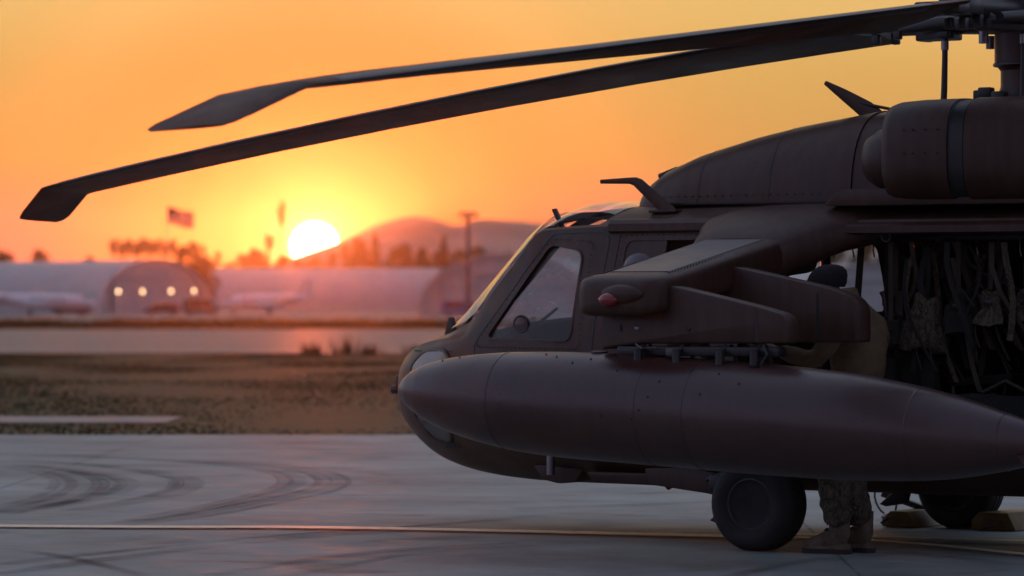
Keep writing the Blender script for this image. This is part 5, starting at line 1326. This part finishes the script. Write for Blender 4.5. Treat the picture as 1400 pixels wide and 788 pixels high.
def mast():
    d = 440; t = thing('light_mast', 'tall floodlight mast with a square lamp head before the domed hangar', 'light mast', field(px_l(640, d), d, -.03)); H = (415.6 - 296) / 5202.04 * d + 1.47
    MB().tube([(0, 0, 0), (0, 0, H)], [.34, .24], 10).build('pole', DARKG, t, smooth=40)
    MB().box((0, 0, H + .05), (2.0, 2.0, .16)).box((0, 0, H - .55), (1.3, 1.3, .12)).build('lamp_platform', DARKG, t)
    for k in range(6):
        a = k * PI / 3; MB().box((math.cos(a) * .85, math.sin(a) * .85, H + .35), (.42, .42, .36)).build('floodlight', DARKG, t, bevel=.03)
    MB().box((0, 0, .3), (1.2, 1.2, .6)).build('footing', SHED, t)
mast()

# ------------------------------------------------------------------ parked aircraft and vehicles by the hangars
WHITE = mat('white_paint', (.75, .75, .76), .35, var=.06, scale=.5); BLUEV = mat('blue_paint', (.10, .14, .30), .4); DGLASS = mat('dark_glass', (.02, .02, .025), .1)
def jet(label, l, d, ang, L=14.0):
    t = thing('parked_jet', label, 'aircraft', field(l, d, -.03), 0, 'white aircraft parked before the hangars'); ax = math.atan2(RIGHT.y, RIGHT.x) + ang; t.rotation_euler = (0, 0, ax)
    rows = [(L / 2, .02, 1.55), (L * .47, .35, 1.58), (L * .40, .68, 1.68), (L * .30, .88, 1.80), (0, .92, 1.85), (-L * .25, .75, 1.98), (-L * .40, .42, 2.2), (-L / 2, .08, 2.35)]
    MB().rings([[Vector((x, math.cos(a) * r, z + math.sin(a) * r)) for a in [2 * PI * j / 20 for j in range(20)]] for x, r, z in rows]).build('fuselage', WHITE, t, smooth=50)
    for s in (-1, 1):
        MB().prism([(1.2, s * .6), (-1.2, s * .6), (-2.2, s * 6.6), (-1.3, s * 6.6)], 1.30, 1.44, 'XY').build('wing', WHITE, t)
        MB().prism([(-L * .40, s * .05), (-L * .50, s * .05), (-L * .53, s * 2.4), (-L * .47, s * 2.4)], 4.45, 4.53, 'XY').build('tailplane', WHITE, t)
        MB().lathe([(.34, 0), (.46, .2), (.48, 1.4), (.30, 2.3)], 16, (-L * .36, s * 1.15, 2.35), 'X').build('engine', WHITE, t, smooth=40)
        g = MB().tube([(-.6, s * 1.5, 1.35), (-.6, s * 1.5, .35)], .06, 6).lathe([(.10, -.1), (.32, -.1), (.32, .1), (.10, .1)], 16, (-.6, s * 1.5, .33), 'Y').build('main_wheel', DARKG, t)
    MB().prism([(-L * .34, 2.3), (-L * .46, 4.6), (-L * .54, 4.6), (-L * .48, 2.2)], -.08, .08).build('tail_fin', WHITE, t)
    MB().tube([(L * .36, 0, 1.2), (L * .36, 0, .3)], .05, 6).lathe([(.08, -.08), (.24, -.08), (.24, .08), (.08, .08)], 14, (L * .36, 0, .26), 'Y').build('nose_wheel', DARKG, t)
    for k in range(5):
        for s in (-1, 1): MB().box((L * .22 - k * .9, s * .87, 2.05), (.4, .10, .30)).build('cabin_window', DGLASS, t, bevel=.03)
    MB().box((L * .405, 0, 2.12), (.7, 1.0, .34)).build('windscreen', DGLASS, t, bevel=.08)
jet('white jet parked at the left picture edge before the arched hangar', px_l(48, 470), 470, .15, 15)
jet('white jet parked before the long shed below the sun', px_l(362, 480), 480, math.radians(186), 11)
def van(label, l, d, ang, m, long=5.0, high=2.1, cat='van', name='parked_van'):
    t = thing(name, label, cat, field(l, d, -.03), 0, 'vehicles on the hangar ramp'); t.rotation_euler = (0, 0, math.atan2(RIGHT.y, RIGHT.x) + ang); a, h = long / 2, high
    MB().prism(rounded([(a, .35), (a, h * .48), (a * .72, h * .56), (a * .45, h * .96), (-a * .9, h), (-a, h * .85), (-a, .35)], .12), -.92, .92).build('body', m, t, bevel=.06)
    MB().prism([(a * .69, h * .58), (a * .47, h * .90), (a * .15, h * .90), (a * .15, h * .58)], -.935, .935).build('side_window', DGLASS, t)
    MB().prism([(a * .05, h * .58), (a * .05, h * .90), (-a * .8, h * .90), (-a * .8, h * .58)], -.934, .934).build('rear_side_window', DGLASS, t)
    for x in (a * .62, -a * .62):
        for s in (-1, 1): MB().lathe([(.10, -.12), (.33, -.12), (.35, 0), (.33, .12), (.10, .12)], 18, (x, s * .85, .35), 'Y').build('wheel', DARKG, t, smooth=40)
    for s in (-1, 1): MB().box((a + .0, s * .68, h * .38), (.06, .3, .16)).build('headlight', WHITE, t)
van('dark van parked between the left jet and the arched hangar', px_l(98, 490), 490, .1, DARKG)
van('dark pickup sized van before the ring lamps of the arched hangar', px_l(222, 500), 500, PI, DARKG, 4.6, 1.6)
van('dark van by the right corner of the arched hangar', px_l(274, 505), 505, .3, DARKG, 4.6, 2.2)
van('blue van parked left of the light mast foot', px_l(632, 440), 440, 0, BLUEV, 4.8, 1.9)
van('dark car parked just right of the light mast foot', px_l(668, 450), 450, PI, DARKG, 4.2, 1.5, 'car', 'parked_car')

# ------------------------------------------------------------------ hazy evening air
def haze():
    P = [field(l, d, z) for z in (-1.6, 62) for l, d in ((-1350, -80), (1350, -80), (1350, 2650), (-1350, 2650))]
    o = pyd('haze', P, [(3, 2, 1, 0), (4, 5, 6, 7), (0, 1, 5, 4), (1, 2, 6, 5), (2, 3, 7, 6), (3, 0, 4, 7)], None)
    m = bpy.data.materials.new('haze_air'); m.use_nodes = True; nt = m.node_tree
    for n in list(nt.nodes): nt.nodes.remove(n)
    v = nt.nodes.new('ShaderNodeVolumePrincipled'); v.inputs['Density'].default_value = 9.5e-5; v.inputs['Color'].default_value = (.92, .9, .92, 1); v.inputs['Anisotropy'].default_value = .945
    out = nt.nodes.new('ShaderNodeOutputMaterial'); nt.links.new(v.outputs[0], out.inputs['Volume']); o.data.materials.append(m)
    tag(o, 'thin evening haze over the whole airfield', 'haze', kind='stuff')
haze()
